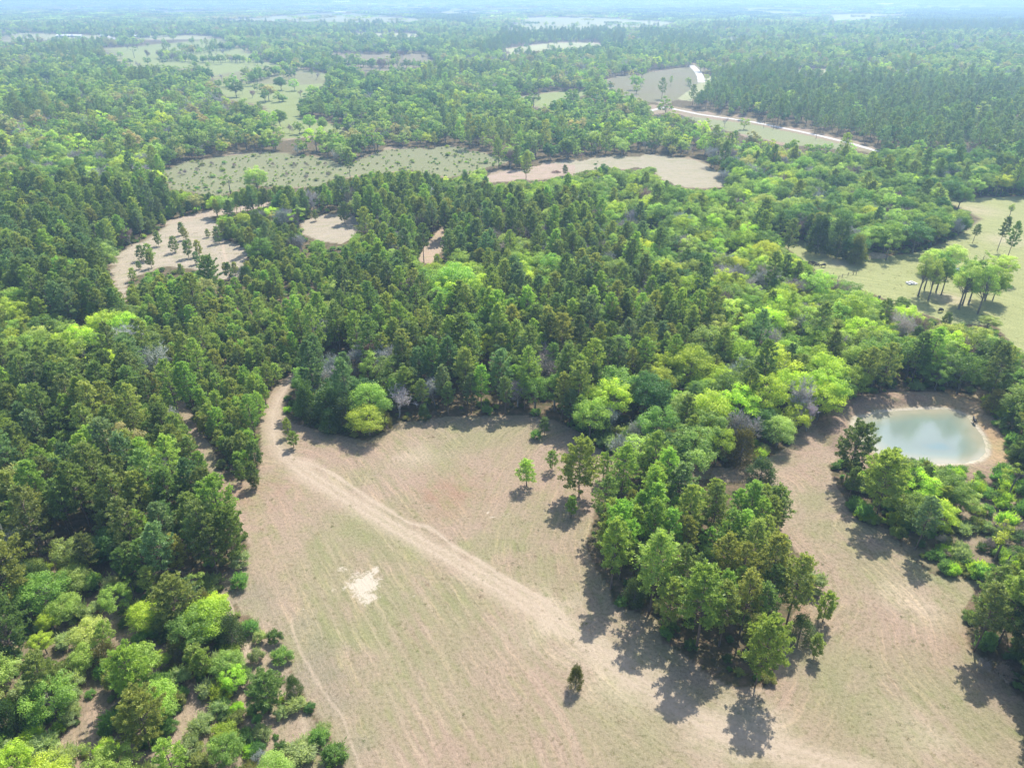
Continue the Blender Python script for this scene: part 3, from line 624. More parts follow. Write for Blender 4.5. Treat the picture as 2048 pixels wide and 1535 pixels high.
for k, bx, by, ty, tone, wd, lab in HAND:
    x, y = ground(bx, by); h = height_of(bx, by, ty)
    # a wide crown seen from above reaches further up the picture than its height alone
    dep = math.atan2(CAM_H, y); kk = {'shrub': 1.5, 'cedar': .9, 'broad': .8, 'wide': .45, 'bareshrub': 1.3}.get(k, .15)
    h *= math.cos(dep) / (math.cos(dep) + kk * wd * CROWN_R[k] / HGT[k] * math.sin(dep))
    if k in ('shrub', 'bareshrub', 'cedar', 'broad'): y = y + {'broad': .25}.get(k, .6) * wd * CROWN_R[k] * h / HGT[k]
    if tone not in TINT[TKIND[k]]: tone = list(TINT[TKIND[k]])[0]
    add(k, x, y, min(h, 24), tone, lab, wd)
for i, (px, py) in enumerate([(545,334),(588,334),(612,335),(652,332),(422,333),(372,349),(360,352),(336,330),(468,335),(520,312),(690,325),(573,352),(612,360),(655,352),(395,344)]):
    x, y = ground(px, py); add('bareshrub', x, y, float(rng.uniform(2.6, 4.5)), 'brown grey', None, 1.1)
HANDN = len(TREES)

# ---- fill the stands, spacing crowns like neighbours in a wood
occ = {}
def near_ok(x, y, r):
    cx, cyy = int(x // 8), int(y // 8)
    for i in range(cx - 1, cx + 2):
        for j in range(cyy - 1, cyy + 2):
            for (a, b, q) in occ.get((i, j), ()):
                if (a - x) ** 2 + (b - y) ** 2 < (0.52 * (q + r)) ** 2: return False
    return True
def occupy(x, y, r): occ.setdefault((int(x // 8), int(y // 8)), []).append((x, y, r))
for t in TREES: occupy(t['x'], t['y'], min(6, CROWN_R[t['kind']] * t['sx'] * .85))
HR = {'pine': (9.5, 20), 'wide': (12, 16), 'young': (4.5, 8.5), 'sapling': (3, 5), 'broad': (7.5, 14), 'tallb': (10, 14), 'bare': (9.5, 14), 'shrub': (1.6, 3.6), 'bareshrub': (2.2, 3.8), 'cedar': (3.5, 7)}
NEARY = 470.0
HMUL = {0: .86, 8: .99, 3: .62, 4: .60, 15: .75, 16: .8, 17: .8, 11: .96}
def stand_at(px, py):
    for i, (poly, mx, tn, sp) in enumerate(STANDS):
        if inpoly(np.array([px]), np.array([py]), poly)[0]: return mx, tn, sp, HMUL.get(i, 1.0)
    return DEFAULT + (1.0,)
nc_ = 40000
cyv = np.sqrt(rng.uniform(30 ** 2, NEARY ** 2, nc_)); cxv = rng.uniform(-1, 1, nc_) * (cyv * .74 + 75)
guess = project(cxv, cyv, 6.0)
for i in range(nc_):
    x, y = cxv[i], cyv[i]; px, py = guess[0][i], guess[1][i]
    if py > 1900: continue
    mx, tn, sp, hm = stand_at(px, py)
    kind = pick(mx, rng.random()); lo, hi = HR[kind]; h = float(rng.uniform(lo, hi)) * (hm if kind not in ('shrub', 'bareshrub', 'cedar') else 1)
    r = CROWN_R[kind] * (h / HGT[kind]) ** .8
    if hm in (.99, .96) and kind in ('young', 'pine', 'tallb') and fbm(np.array([x / 13.]), np.array([y / 17.]), 2)[0] > .60 and rng.random() < .8: continue      # openings in the pine stands
    if kind == 'pine' : r *= .92
    if not near_ok(x, y, r * sp): continue
    qx = np.array([x, x, x - r * .7, x + r * .7, x, x]); qz = np.array([0, h * .95, h * .55, h * .55, h * .55, h * .8]); qy = np.full(6, y) + np.array([0, 0, 0, 0, -r * .6, 0])
    ax, ay = project(qx, qy, qz)
    if inpoly(np.array([px]), np.array([py]), SAND)[0] and kind in ('broad', 'pine', 'young') and rng.random() < .03: kind = 'young'; h = float(rng.uniform(3.5, 7)); tn = {'pine': PD}
    elif is_open(ax, ay).any(): continue
    add(kind, x, y, h, tone_for(kind, tn, rng.random())); occupy(x, y, r * sp)
print('near trees', len(TREES))

# ------------------------------------------------------------------ individuals (those that show largest) and the rest of the woods
LIMIT = {'pine_tree': 300, 'broadleaf_tree': 295, 'bare_tree': 120, 'bare_shrub': 110, 'shrub': 280, 'cedar_tree': 120}
for t in TREES:
    px, py = project(t['x'], t['y'], t['h'] * .6); t['px'], t['py'] = float(px), float(py)
    d = math.hypot(t['x'], t['y']); t['size'] = t['h'] * CROWN_R[t['kind']] / (d * d)
    t['in'] = -15 < px < 2063 and -15 < py < 1560
hand = set(id(t) for t in TREES[:HANDN])
indiv, rest = [], []
for nm, lim in LIMIT.items():
    g = [t for t in TREES if KIND[t['kind']][0] == nm]
    must = [t for t in g if id(t) in hand]; oth = sorted((t for t in g if id(t) not in hand and t['in']), key=lambda t: -t['size'])
    k = max(0, lim - len(must)); indiv += must + oth[:k]; rest += oth[k:] + [t for t in g if id(t) not in hand and not t['in']]

LANDMARKS = [('the sandy trail mouth', 598, 750), ('the pond', 1840, 870), ('the pine grove', 1400, 1160), ('the lone field cedar', 1152, 1380), ('the sandy clearing', 420, 500),
             ('the back clearing', 1390, 345), ('the rubble heap', 1822, 562), ('the scrubby meadow', 520, 345), ('the big field pine', 1158, 990), ('the white roofed shed', 1920, 545),
             ('the bright lime tree', 738, 860), ('the west thicket', 240, 1420), ('the field corner', 450, 1165), ('the cow pasture', 1760, 560), ('the county road', 1520, 246),
             ('the long pasture', 560, 220), ('the round cedar', 1525, 970), ('the east border pines', 2010, 1270), ('the middle sand gap', 860, 500)]
LW = [(n, *[float(v) for v in ground(a, b)]) for n, a, b in LANDMARKS]
ORD = ['first', 'second', 'third', 'fourth', 'fifth', 'sixth', 'seventh', 'eighth', 'ninth', 'tenth', 'eleventh', 'twelfth', 'thirteenth', 'fourteenth', 'fifteenth', 'sixteenth', 'seventeenth', 'eighteenth', 'nineteenth', 'twentieth']
NOUN = {'pine_tree': 'pine', 'broadleaf_tree': 'broadleaf tree', 'bare_tree': 'leafless tree', 'bare_shrub': 'leafless bush', 'shrub': 'bush', 'cedar_tree': 'cedar'}
GROUPN = {'pine_tree': 'pines of the woods', 'broadleaf_tree': 'broadleaf trees of the woods', 'bare_tree': 'leafless trees among the woods', 'bare_shrub': 'leafless bushes',
          'shrub': 'bushes round the field and thicket', 'cedar_tree': 'cedars and dark evergreens'}
def sizeword(t):
    a = {'pine': (14.2, 17.2), 'wide': (13, 15), 'young': (6.6, 7.9), 'sapling': (3.5, 4.5), 'broad': (9.6, 11.4), 'tallb': (11, 13), 'bare': (9.2, 10.5), 'shrub': (2.2, 2.9), 'bareshrub': (2.7, 3.3), 'cedar': (4.6, 5.9)}[t['kind']]
    w = ('short', 'middling', 'tall') if t['kind'] != 'young' else ('small young', 'young', 'tall young')
    return w[0] if t['h'] < a[0] else w[1] if t['h'] < a[1] else w[2]
keys = {}
for t in indiv:
    if t['label']: continue
    nm = KIND[t['kind']][0]; ds = sorted((math.hypot(t['x'] - x, t['y'] - y), n, x, y) for n, x, y in LW); d0, A, ax, ay = ds[0]
    best = max(((t['x'] - ax) * (x - ax) + (t['y'] - ay) * (y - ay)) / (math.hypot(x - ax, y - ay) * max(d0, .1)) if n != A else -9 for n, x, y in LW)
    for n, x, y in LW:
        if n != A and abs(((t['x'] - ax) * (x - ax) + (t['y'] - ay) * (y - ay)) / (math.hypot(x - ax, y - ay) * max(d0, .1)) - best) < 1e-9: B = n
    keys.setdefault((nm, sizeword(t), t['tone'], A, B), []).append((d0, t))
for (nm, sw, tone, A, B), lst in keys.items():
    lst.sort(key=lambda q: q[0])
    for i, (_, t) in enumerate(lst):
        o = ORD[min(i, 19)] + ' ' if len(lst) > 1 else ''
        t['label'] = f"{o}{sw} {tone} {NOUN[nm]} from {A} towards {B}"
seen = set()
for t in indiv:
    nm, bk, lf = KIND[t['kind']]; tm, cm = PROTO[t['kind']][t['v']]
    root = bpy.data.objects.new(nm, None); C.objects.link(root)
    root.empty_display_size = .5
    root.location = (t['x'], t['y'], float(terrain(t['x'], t['y'])) - .04); root.rotation_euler = (0, 0, t['rot']); root.scale = (t['sx'], t['sx'], t['sz'])
    root['label'] = t['label']; root['category'] = {'pine_tree': 'pine', 'broadleaf_tree': 'tree', 'bare_tree': 'bare tree', 'bare_shrub': 'bare bush', 'shrub': 'bush', 'cedar_tree': 'cedar'}[nm]
    root['group'] = GROUPN[nm]
    c0 = np.array(TINT[TKIND[t['kind']]][t['tone']]); j = rng.uniform(.78, 1.28) * (1 + rng.uniform(-.09, .09, 3)); c0 = c0 * j
    for pn, me in (('trunk', tm), ('crown', cm)):
        o = bpy.data.objects.new(pn, me); C.objects.link(o); o.parent = root
        if pn == 'crown': o.color = (*[float(v) for v in c0], 1)

def scatter(name, label, cat, meshes, P, S, R, T, VI):
    """one object whose geometry nodes stand the given meshes on its points"""
    col = bpy.data.collections.new(name + '_models')
    for i, m in enumerate(meshes):
        o = bpy.data.objects.new(f'{name}_model_{i:02d}', m); col.objects.link(o)
    me = bpy.data.meshes.new(name); n = len(P); me.vertices.add(n); me.vertices.foreach_set('co', np.asarray(P, np.float32).ravel())
    for an, ty, val, k in (('scl', 'FLOAT_VECTOR', S, 'vector'), ('rot', 'FLOAT_VECTOR', R, 'vector'), ('tint', 'FLOAT_COLOR', T, 'color'), ('vi', 'INT', VI, 'value')):
        a = me.attributes.new(an, ty, 'POINT'); a.data.foreach_set(k, np.asarray(val, np.int32 if ty == 'INT' else np.float32).ravel())
    me.update()
    ob = bpy.data.objects.new(name, me); C.objects.link(ob); ob['kind'] = 'stuff'; ob['label'] = label; ob['category'] = cat
    ng = bpy.data.node_groups.new(name, 'GeometryNodeTree'); ng.interface.new_socket('Geometry', in_out='INPUT', socket_type='NodeSocketGeometry'); ng.interface.new_socket('Geometry', in_out='OUTPUT', socket_type='NodeSocketGeometry')
    gi, go = ng.nodes.new('NodeGroupInput'), ng.nodes.new('NodeGroupOutput'); ip = ng.nodes.new('GeometryNodeInstanceOnPoints')
    ci = ng.nodes.new('GeometryNodeCollectionInfo'); ci.inputs['Collection'].default_value = col; ci.inputs['Separate Children'].default_value = True; ci.inputs['Reset Children'].default_value = True
    def at(nm_, dt):
        a = ng.nodes.new('GeometryNodeInputNamedAttribute'); a.data_type = dt; a.inputs['Name'].default_value = nm_; return a.outputs['Attribute']
    ng.links.new(gi.outputs[0], ip.inputs['Points']); ng.links.new(ci.outputs[0], ip.inputs['Instance']); ip.inputs['Pick Instance'].default_value = True
    ng.links.new(at('vi', 'INT'), ip.inputs['Instance Index'])
    e = ng.nodes.new('FunctionNodeEulerToRotation'); ng.links.new(at('rot', 'FLOAT_VECTOR'), e.inputs[0]); ng.links.new(e.outputs[0], ip.inputs['Rotation'])
    ng.links.new(at('scl', 'FLOAT_VECTOR'), ip.inputs['Scale']); ng.links.new(ip.outputs[0], go.inputs[0])
    md = ob.modifiers.new('plants', 'NODES'); md.node_group = ng; return ob

def tint_rows(kinds, tones, amp=.18):
    T = np.array([TINT[TKIND[k]][t] for k, t in zip(kinds, tones)]); n = len(T)
    T = T * (1 + rng.uniform(-amp, amp, (n, 1))) * (1 + rng.uniform(-.08, .08, (n, 3))); return np.concatenate([T, np.ones((n, 1))], 1)
for nm, lab, cat, ks in (('pine_woods', 'mass of further pines standing behind the single pines', 'pine woods', ('pine', 'wide', 'young', 'sapling')),
                    ('broadleaf_woods', 'mass of further leafy green trees behind the single ones', 'broadleaf woods', ('broad', 'tallb')),
                    ('undergrowth', 'bushes and small evergreens filling the gaps between the trees', 'undergrowth', ('shrub', 'cedar', 'bareshrub', 'bare'))):
    g = [t for t in rest if t['kind'] in ks]
    if not g: continue
    ms, off = [], {}
    for k in ks: off[k] = len(ms); ms += STUFFV[k]
    P = np.array([(t['x'], t['y'], 0) for t in g]); P[:, 2] = terrain(P[:, 0], P[:, 1]) - .04
    S = np.array([(t['sx'], t['sx'], t['sz']) for t in g]); R = np.array([(0, 0, t['rot']) for t in g]); VI = np.array([off[t['kind']] + t['v'] for t in g])
    T = tint_rows([t['kind'] for t in g], [t['tone'] for t in g])
    if nm == 'undergrowth':           # low plants on the forest floor
        n = 24000; uy = np.sqrt(rng.uniform(45 ** 2, 420 ** 2, n)); ux = rng.uniform(-1, 1, n) * (uy * .74 + 40); a, b = project(ux, uy, 0.0); a2, b2 = project(ux, uy, 1.5)
        ok = ~is_open(a, b) & ~is_open(a2, b2); ux, uy, a, b = ux[ok], uy[ok], a[ok], b[ok]; n = len(ux)
        dens = np.full(n, .8); dens[inpoly(a, b + 20, STANDS[0][0])] = .35
        for q in (3, 4, 15, 16, 17, 18): dens[inpoly(a, b, STANDS[q][0])] = 1.0
        for q in (2, 8, 11): dens[inpoly(a, b, STANDS[q][0])] = .40
        keep = rng.random(n) < dens; ux, uy = ux[keep], uy[keep]; n = len(ux)
        s = rng.uniform(.2, .75, n) * np.where(keep[keep] & inpoly(a[keep], b[keep], [(1700,900),(2200,880),(2200,1240),(1850,1170),(1700,1050)]), 1.35, 1); tt = rng.choice(['mid green', 'olive green', 'dark green', 'grey green', 'lime green'], n, p=[.3, .2, .3, .15, .05])
        P = np.concatenate([P, np.stack([ux, uy, terrain(ux, uy) - .02], 1)]); S = np.concatenate([S, np.stack([s, s, s * .8], 1)])
        R = np.concatenate([R, np.stack([0 * s, 0 * s, rng.uniform(0, 6.28, n)], 1)]); VI = np.concatenate([VI, rng.integers(0, len(STUFFV['shrub']), n)]); T = np.concatenate([T, tint_rows(['shrub'] * n, tt)])
    scatter(nm, lab, cat, ms, P, S, R, T, VI)

# ---- the distance: single trees to 2.6 km, then clumps of trees to the horizon
def far_points(y0, y1, cell, jitter=.48):
    out = []
    y = y0
    xs, ys = [], []
    rows = np.arange(y0, y1, cell)
    for yy in rows:
        w = yy * .76 + 150; xx = np.arange(-w, w, cell); xs.append(xx); ys.append(np.full(len(xx), yy))
    x = np.concatenate(xs); y = np.concatenate(ys); x = x + rng.uniform(-jitter, jitter, len(x)) * cell; y = y + rng.uniform(-jitter, jitter, len(y)) * cell
    return x, y
def far_open(x, y, h):
    a, b = project(x, y, 0.0); a2, b2 = project(x, y, h); o = is_open(a, b) | is_open(a2, b2) | is_open(a, (b + b2) / 2)
    d = np.hypot(x, y)
    n = fbm(x / 420 + 40, y / 520 + 11, 2); outside = (a < -30) | (a > 2078)
    o |= (n > .66) & ((d > 3500) | outside) & (d > 900)
    # single trees and hedgerows in the far fields
    main = inpoly(a, b, MAIN) | inpoly(a, b, COWP) | inpoly(a, b, BACK)
    hedge = (np.abs(vnoise(x / 230 + 9, y / 330 + 4) - .5) < .018) & (d > 640)
    road = np.zeros(len(x), bool)
    for line, w in ((COUNTY, 5), (LANE, 4)): road |= seg_dist(a, b, line) < w
    o &= main | road | ~(hedge | ((rng.random(len(x)) < .035) & (d > 560)))
    return o
def stand_arrays(x, y, h):
    a, b = project(x, y, h * .6); kinds = np.empty(len(x), object); tones = np.empty(len(x), object); done = np.zeros(len(x), bool)
    # patches of one character, as woods have
    pn = fbm(x / 90 + 5, y / 130, 3); pt = fbm(x / 150 + 55, y / 260 + 3, 3)
    for poly, mx, tn, sp in STANDS[20:] + [(None,) + DEFAULT]:
        sel = ~done if poly is None else (inpoly(a, b, poly) & ~done)
        idx = np.nonzero(sel)[0]
        for i in idx:
            r = rng.random()
            if poly is None:
                r2 = pn[i] + rng.normal() * .05; q3 = pt[i] + rng.normal() * .06; k = 'pine' if r2 > .70 and rng.random() < .75 else ('bare' if r < (.34 if q3 > .58 else .08) else ('pine' if r > .96 else 'broad'))
            else: k = pick(mx, r)
            k = {'young': 'pine', 'tallb': 'broad', 'shrub': 'broad', 'cedar': 'pine'}.get(k, k); kinds[i] = k
            tones[i] = tone_for(k, tn if poly is not None else ({'broad': BP if q3 > .56 else (BG if q3 < .44 else BM)} if b[i] > 60 else {'broad': BP if q3 > .45 else BM}), rng.random())
        done |= sel
    return kinds, tones
x, y = far_points(NEARY - 2, 1300, 8.6); x2, y2 = far_points(1300, 2600, 10.5); x = np.concatenate([x, x2]); y = np.concatenate([y, y2])
ok = ~far_open(x, y, 9.0); x, y = x[ok], y[ok]
kinds, tones = stand_arrays(x, y, 9.0); n = len(x); print('mid trees', n)
names = list(LOD); off = {}; ms = []
for k in names: off[k] = len(ms); ms += LOD[k]
VI = np.array([off[k] + rng.integers(len(LOD[k])) for k in kinds]); s = rng.uniform(.62, 1.0, n) ** 1.0 * (1 + .45 * (rng.random(n) < .3)) * np.array([{'pine': .98, 'broad': 1.05, 'bare': 1.15}[k] for k in kinds])
scatter('distant_woods', 'hazy woods spreading away behind the fields', 'woods', ms, np.stack([x, y, terrain(x, y) - .1], 1), np.stack([s, s, s * rng.uniform(.85, 1.12, n)], 1),
        np.stack([0 * s, 0 * s, rng.uniform(0, 6.28, n)], 1), tint_rows(kinds, tones), VI)
# clumps
def clump(seed, pines):
    r = np.random.default_rng(seed); b = Buf()
    for i in range(30):
        c = np.array([r.uniform(-24, 24), r.uniform(-24, 24), 0]); h = r.uniform(8, 13) * (1.15 if pines else 1); R = r.uniform(3, 5) * (.7 if pines else 1); v = np.clip(r.normal(.5, .28), 0, 1); n = 26
        d = rand_dirs(n, r); d[:, 2] = np.abs(d[:, 2]) - .25; p = c + np.array([0, 0, h * .6]) + d * np.array([R, R, h * .4]); nr = norm(d + rand_dirs(n, r) * .4); a = norm(np.cross(nr, rand_dirs(n, r))); q = np.cross(nr, a); s = 2.3
        b.quads(diamonds(p - a * s * .5, a, q, np.full(n, s), np.full(n, s)), np.clip(v + r.uniform(-.1, .1, n), 0, 1))
    return mesh_from('far_clump', b, [M['needle_woods' if pines else 'leaf_woods']])
CL = [clump(300 + i, False) for i in range(5)] + [clump(320 + i, True) for i in range(3)]
x, y = far_points(2600, 6000, 40); x2, y2 = far_points(6000, 15000, 62); x = np.concatenate([x, x2]); y = np.concatenate([y, y2]); ok = ~far_open(x, y, 10.0); x, y = x[ok], y[ok]
kinds, tones = stand_arrays(x, y, 9.0); kinds = np.where(kinds == 'bare', 'broad', kinds); tones = np.array([t if t in TINT[TKIND[k]] else 'tan green' for k, t in zip(kinds, tones)]); n = len(x); print('far clumps', n)
VI = np.where(kinds == 'pine', 5 + rng.integers(0, 3, n), rng.integers(0, 5, n)); s = np.where(y > 6000, 1.5, 1.0) * rng.uniform(.85, 1.1, n)
scatter('horizon_woods', 'pale blue woods fading into haze towards the horizon', 'woods', CL, np.stack([x, y, terrain(x, y) - .1], 1), np.stack([s, s, np.minimum(s, 1.1) * rng.uniform(.8, 1.15, n)], 1),
        np.stack([0 * s, 0 * s, rng.uniform(0, 6.28, n)], 1), tint_rows(kinds, tones, .3), VI)
# ------------------------------------------------------------------ the ground
TRAIL = gpoly([(604,738),(588,752),(562,790),(545,828),(546,868),(551,890),(572,911),(600,922),(630,930),(660,944),(685,960),(712,978),(739,998),(765,1012),(790,1028),(808,1040),(821,1046),(855,1053),(874,1065),(893,1080),(910,1094),(927,1104),(955,1120),(979,1135),(1013,1158),(1040,1172),(1064,1186),(1088,1198),(1105,1210),(1132,1236)])
TRACK = gpoly([(566,905),(610,945),(700,1000),(800,1060),(900,1115),(1010,1180),(1100,1240),(1190,1300),(1290,1372),(1400,1440),(1560,1500),(1800,1570)])
TRAILB = gpoly([(583,1235),(585,1258),(592,1280),(602,1305),(625,1345),(655,1395),(682,1430),(692,1450),(700,1480),(722,1535),(740,1590)])
TRAILC = gpoly([(446,1188),(458,1208),(468,1232),(480,1262),(493,1292),(496,1322)])
TRAILD = gpoly([(438,452),(445,478),(448,505),(455,530),(458,552)])
TRAILE = gpoly([(606,1400),(606,1420),(608,1470),(606,1500)])
SANDP = [(728,1168,3.2,1.25),(740,1150,1.6,1.0),(722,1180,2.2,1),(735,1196,2.2,.9),(750,1140,1.3,.9),(684,1138,1.3,.8),(712,1146,1.3,.8),(690,1176,1.0,.7),(666,1180,.7,.6),(708,1192,1.0,.7),(762,1156,1.0,.8),(828,1194,.7,.7),
         (1010,1030,1.6,.55),(975,1025,1.0,.6),(985,1034,1.2,.6),(622,1176,.8,.5),(600,1160,.6,.6),(610,1218,.8,.5),(560,1120,4,.30),(545,1150,3,.25)]
def sandspots():
    return [(*[float(v) for v in ground(a, b)], r, w) for a, b, r, w in SANDP]
# broad soil and grass patches (x px, y px, radius m, colour, weight)
COL = {k: tuple(.74 * c for c in v) for k, v in dict(tan=(.37, .285, .205), green=(.27, .265, .135), pink=(.38, .272, .205), straw=(.52, .43, .315), rust=(.34, .195, .13), dull=(.27, .24, .17), pale=(.66, .57, .44), litter=(.21, .14, .095), dark=(.15, .13, .075)).items()}
PATCH = [(560,1000,9,'pink',.8),(470,985,7,'rust',.5),(640,900,9,'pink',.9),(760,900,8,'pink',.7),(860,960,10,'pink',.7),(900,990,7,'rust',.55),(1000,900,8,'pink',.6),(1100,960,8,'pink',.7),(1190,1010,5,'pink',.7),(830,910,6,'straw',.5),
         (960,870,9,'green',.6),(900,890,6,'green',.4),(620,860,5,'pink',.7),(880,940,4,'green',.5),(700,1060,7,'green',.7),(800,1100,8,'green',.6),(620,1130,5,'green',.4),(900,1220,8,'green',.6),(760,1230,8,'green',.55),(650,1270,6,'green',.55),(840,1300,6,'green',.5),
         (980,1100,7,'green',.55),(1080,1130,6,'green',.5),(1150,1180,6,'green',.45),(1050,1040,6,'green',.35),(1130,1250,7,'straw',.6),(1250,1370,6,'straw',.75),(1100,1240,5,'straw',.5),(700,1220,4,'pink',.5),(840,1260,5,'pink',.6),(980,1470,7,'pink',.65),(1100,1370,5,'pink',.7),(860,1480,6,'pink',.4),
         (700,1460,5,'green',.4),(780,1400,5,'green',.45),(1220,1440,6,'green',.5),(1300,1500,6,'green',.4),(1120,1500,6,'pink',.5),(1540,1450,5,'straw',.85),(1450,1480,5,'straw',.6),(1200,1320,6,'straw',.5),(1380,1180,9,'rust',.8),(1330,1150,7,'rust',.6),(1300,950,5,'pink',.7),
         (1600,900,7,'pink',.85),(1640,870,5,'pink',.8),(1610,950,6,'pink',.8),(1580,1080,5,'pink',.6),(1630,1000,5,'green',.6),(1650,1060,5,'green',.55),(1740,1140,8,'green',.55),(1880,1160,6,'green',.6),(1840,1120,6,'green',.4),(1660,1330,8,'green',.6),(1700,1420,6,'green',.6),(1620,1450,5,'pink',.5),
         (1830,1210,6,'straw',.6),(1800,1260,5,'pink',.55),(1880,1320,5,'pink',.6),(1900,1400,5,'green',.5),(1960,1450,6,'green',.45),(1850,1470,5,'straw',.5),(1560,1380,3,'pink',.8),(1590,1210,4,'rust',.5),(1780,1520,6,'green',.4),(500,1200,6,'dull',.6),(470,1260,5,'straw',.3),(600,1250,4,'dull',.6),(620,1330,5,'dull',.6),(700,1500,3,'dull',.6),(660,1400,4,'dull',.5),
         (1985,1290,6,'rust',.5),(1990,870,4,'rust',.7),(1960,835,4,'straw',.5)]
def ground_attrs(x, y):
    n = x.shape; px, py = project(x, y, 0.0); y0 = y; ok = y > 5
    col = np.zeros(n + (3,)); col[:] = COL['tan']
    fn = fbm(x / 9, y / 9, 4); f2 = fbm(x / 34 + 7, y / 34 + 2, 3)
    near = (np.hypot(x, y) < 480)
    w = smooth(.43, .63, fn) * .42; col = col * (1 - w[..., None]) + np.array(COL['green']) * w[..., None]
    w = smooth(.47, .65, f2) * .5; col = col * (1 - w[..., None]) + np.array(COL['pink']) * w[..., None]
    wob = (fbm(x / 3.1 + 50, y / 3.1 + 9, 3) - .5)
    for a, b, r, c, wt in PATCH:
        gx, gy = ground(a, b); sel = (np.abs(x - gx) < r * 2.6) & (np.abs(y - gy) < r * 2.6)
        if sel.any():
            d = np.hypot(x[sel] - gx, y[sel] - gy) / r + wob[sel] * 1.5; w = wt * np.exp(-np.maximum(d, 0) ** 2 * 1.1); col[sel] = col[sel] * (1 - w[:, None]) + np.array(COL[c]) * w[:, None]
    # far fields
    def field(poly, c, wt=1.0, soft=True):
        sel = inpoly(px, py, poly) & ok; col[sel] = col[sel] * (1 - wt) + .74 * np.array(c) * wt
    for f in FARF: field(f, (.42, .42, .24))
    field(PAST, (.29, .33, .13)); field(LITF, (.30, .34, .14)); field(BRN, (.26, .22, .15)); field(UPF, (.25, .23, .15)); field(MEADOW, (.26, .265, .15)); field(COWP, (.36, .375, .165))
    field([(430,150),(560,130),(640,150),(652,166),(600,170),(440,165)], (.24, .19, .14), .55)
    field(ROADF, (.31, .33, .18)); field(BACK, (.42, .37, .27)); field([(930,366),(1010,342),(1100,326),(1150,330),(1150,350),(1030,362)], (.46, .35, .28)); field(SAND, (.44, .375, .29)); field(SAND2, (.44, .375, .29)); field(NWTRK, (.46, .37, .29)); field(MIDTRK, (.48, .36, .27))
    for a, b, r in ((1905, 600, 7), (1890, 595, 5), (1680, 525, 6), (2010, 480, 9), (1950, 420, 12)):
        gx, gy = ground(a, b); w = .6 * np.exp(-((x - gx) ** 2 + (y - gy) ** 2) / r / r)[..., None]; col = col * (1 - w) + np.array(COL['straw']) * w
    opn = is_open(px, py) & ok
    inwood = np.where(opn, 0.0, 1.0)
    th = (inpoly(px, py, STANDS[4][0]) | inpoly(px, py, STANDS[17][0]) | inpoly(px, py, STANDS[16][0])) & ok; inwood = np.where(th, inwood * .5 * smooth(.3, .6, fn), inwood)
    n2 = fbm(x / 420 + 40, y / 520 + 11, 2)
    dd = np.hypot(x, y); far_open_ = (n2 > .66) & (dd > 900) & ((dd > 3500) | (px < -30) | (px > 2078)); inwood[far_open_] = 0
    col[far_open_] = (.20, .21, .11); inwood[y < 5] = .5
    # the big fields of the far country vary from one to the next
    v = (vnoise(x / 700 + 3, y / 900 + 1) - .5) * smooth(900, 2000, dd); col = col * (1 + .5 * v[..., None])
    # pond shore
    s = signed(x, y, pond_w) if np.size(x) < 40000 else None
    if s is None:
        s = np.full(n, 99.0); b = (np.abs(x - pcx) < 60) & (np.abs(y - pcy) < 60); s[b] = signed(x[b], y[b], pond_w)
    w = (1 - smooth(.35, 1.3, s + wob)) [..., None]; col = col * (1 - w) + np.array((.42, .37, .29)) * w
    ea = smooth(-2, 6, x - pcx - 8) * (1 - smooth(5, 8, s + wob * 2)) * smooth(.8, 1.6, s); col = col * (1 - ea[..., None] * .8) + np.array((.36, .25, .14)) * ea[..., None] * .8
    wa = (1 - smooth(8, 12, s)) * smooth(1, 3, s) * (1 - ea) * .75; col = col * (1 - wa[..., None]) + np.array((.23, .16, .118)) * wa[..., None]; inwood = np.where(s < 11, 0, inwood)
    # paths
    trk = np.zeros(n); sel = near
    if sel.any():
        X, Y = x[sel], y[sel]; wb = wob[sel]; t = np.zeros(X.shape)
        for ln, wd, wt in ((TRAIL, .42, .95), (TRAILB, .26, .55), (TRAILC, .35, .8), (TRAILD, .45, .9), (TRAILE, .3, .6)):
            d = seg_dist(X, Y, ln); t = np.maximum(t, wt * (1 - smooth(wd * .6, wd * 1.7, d + wb * .5)))
        d = seg_dist(X, Y, TRACK); t = np.maximum(t, .62 * (1 - smooth(1.0, 4.2, d + wb * 3.0)))
        t = np.maximum(t, 1.0 * (1 - smooth(.25, .60, np.abs(d - .9) + wb * .25)))
        d = seg_dist(X, Y, TRAIL[:9]); t = np.maximum(t, .6 * (1 - smooth(.8, 2.6, d + wb * 1.6)))
        trk[sel] = t
    snd = np.zeros(n)
    for gx, gy, r, wt in sandspots():
        d = np.hypot(x - gx, y - gy) / r; snd = np.maximum(snd, wt * np.exp(-d * d * .9))
    ss = inpoly(px, py, SAND) & ok; snd[ss] = np.maximum(snd[ss], .50 * smooth(.45, .7, fbm(x[ss] / 3 + 1, y[ss] / 3, 3)))
    # mowing lines run parallel to the field border and wrap round the grove
    mow = np.zeros(n)
    if sel.any():
        X, Y = x[sel], y[sel]
        dg = seg_dist(X, Y, grove_w, True); A = gpoly([(500, 1000), (760, 1600)]); dl = seg_dist(X, Y, A) + 200; dp = seg_dist(X, Y, gpoly([(1720,1060),(1800,1110),(1930,1230),(1960,1330),(2060,1430)])) + 400
        mow[sel] = np.where(dg < np.minimum(dl - 200, dp - 400) * .62, dg, np.where(dl - 200 < (dp - 400), dl, dp))
    mk = np.zeros(n)
    if sel.any():
        a1, a2, a3 = dg / .62, dl - 200, dp - 400; st = np.sort(np.stack([a1, a2, a3]), 0); mk[sel] = smooth(1.0, 6, st[1] - st[0]) * (.55 + .45 * smooth(.35, .6, fbm(X / 17 + 9, Y / 17, 2)))
    rows = np.zeros(n); RW = gpoly([(590,1040),(760,1040),(930,1120),(1090,1240),(1230,1400),(1330,1640),(740,1640),(600,1290),(560,1130)])
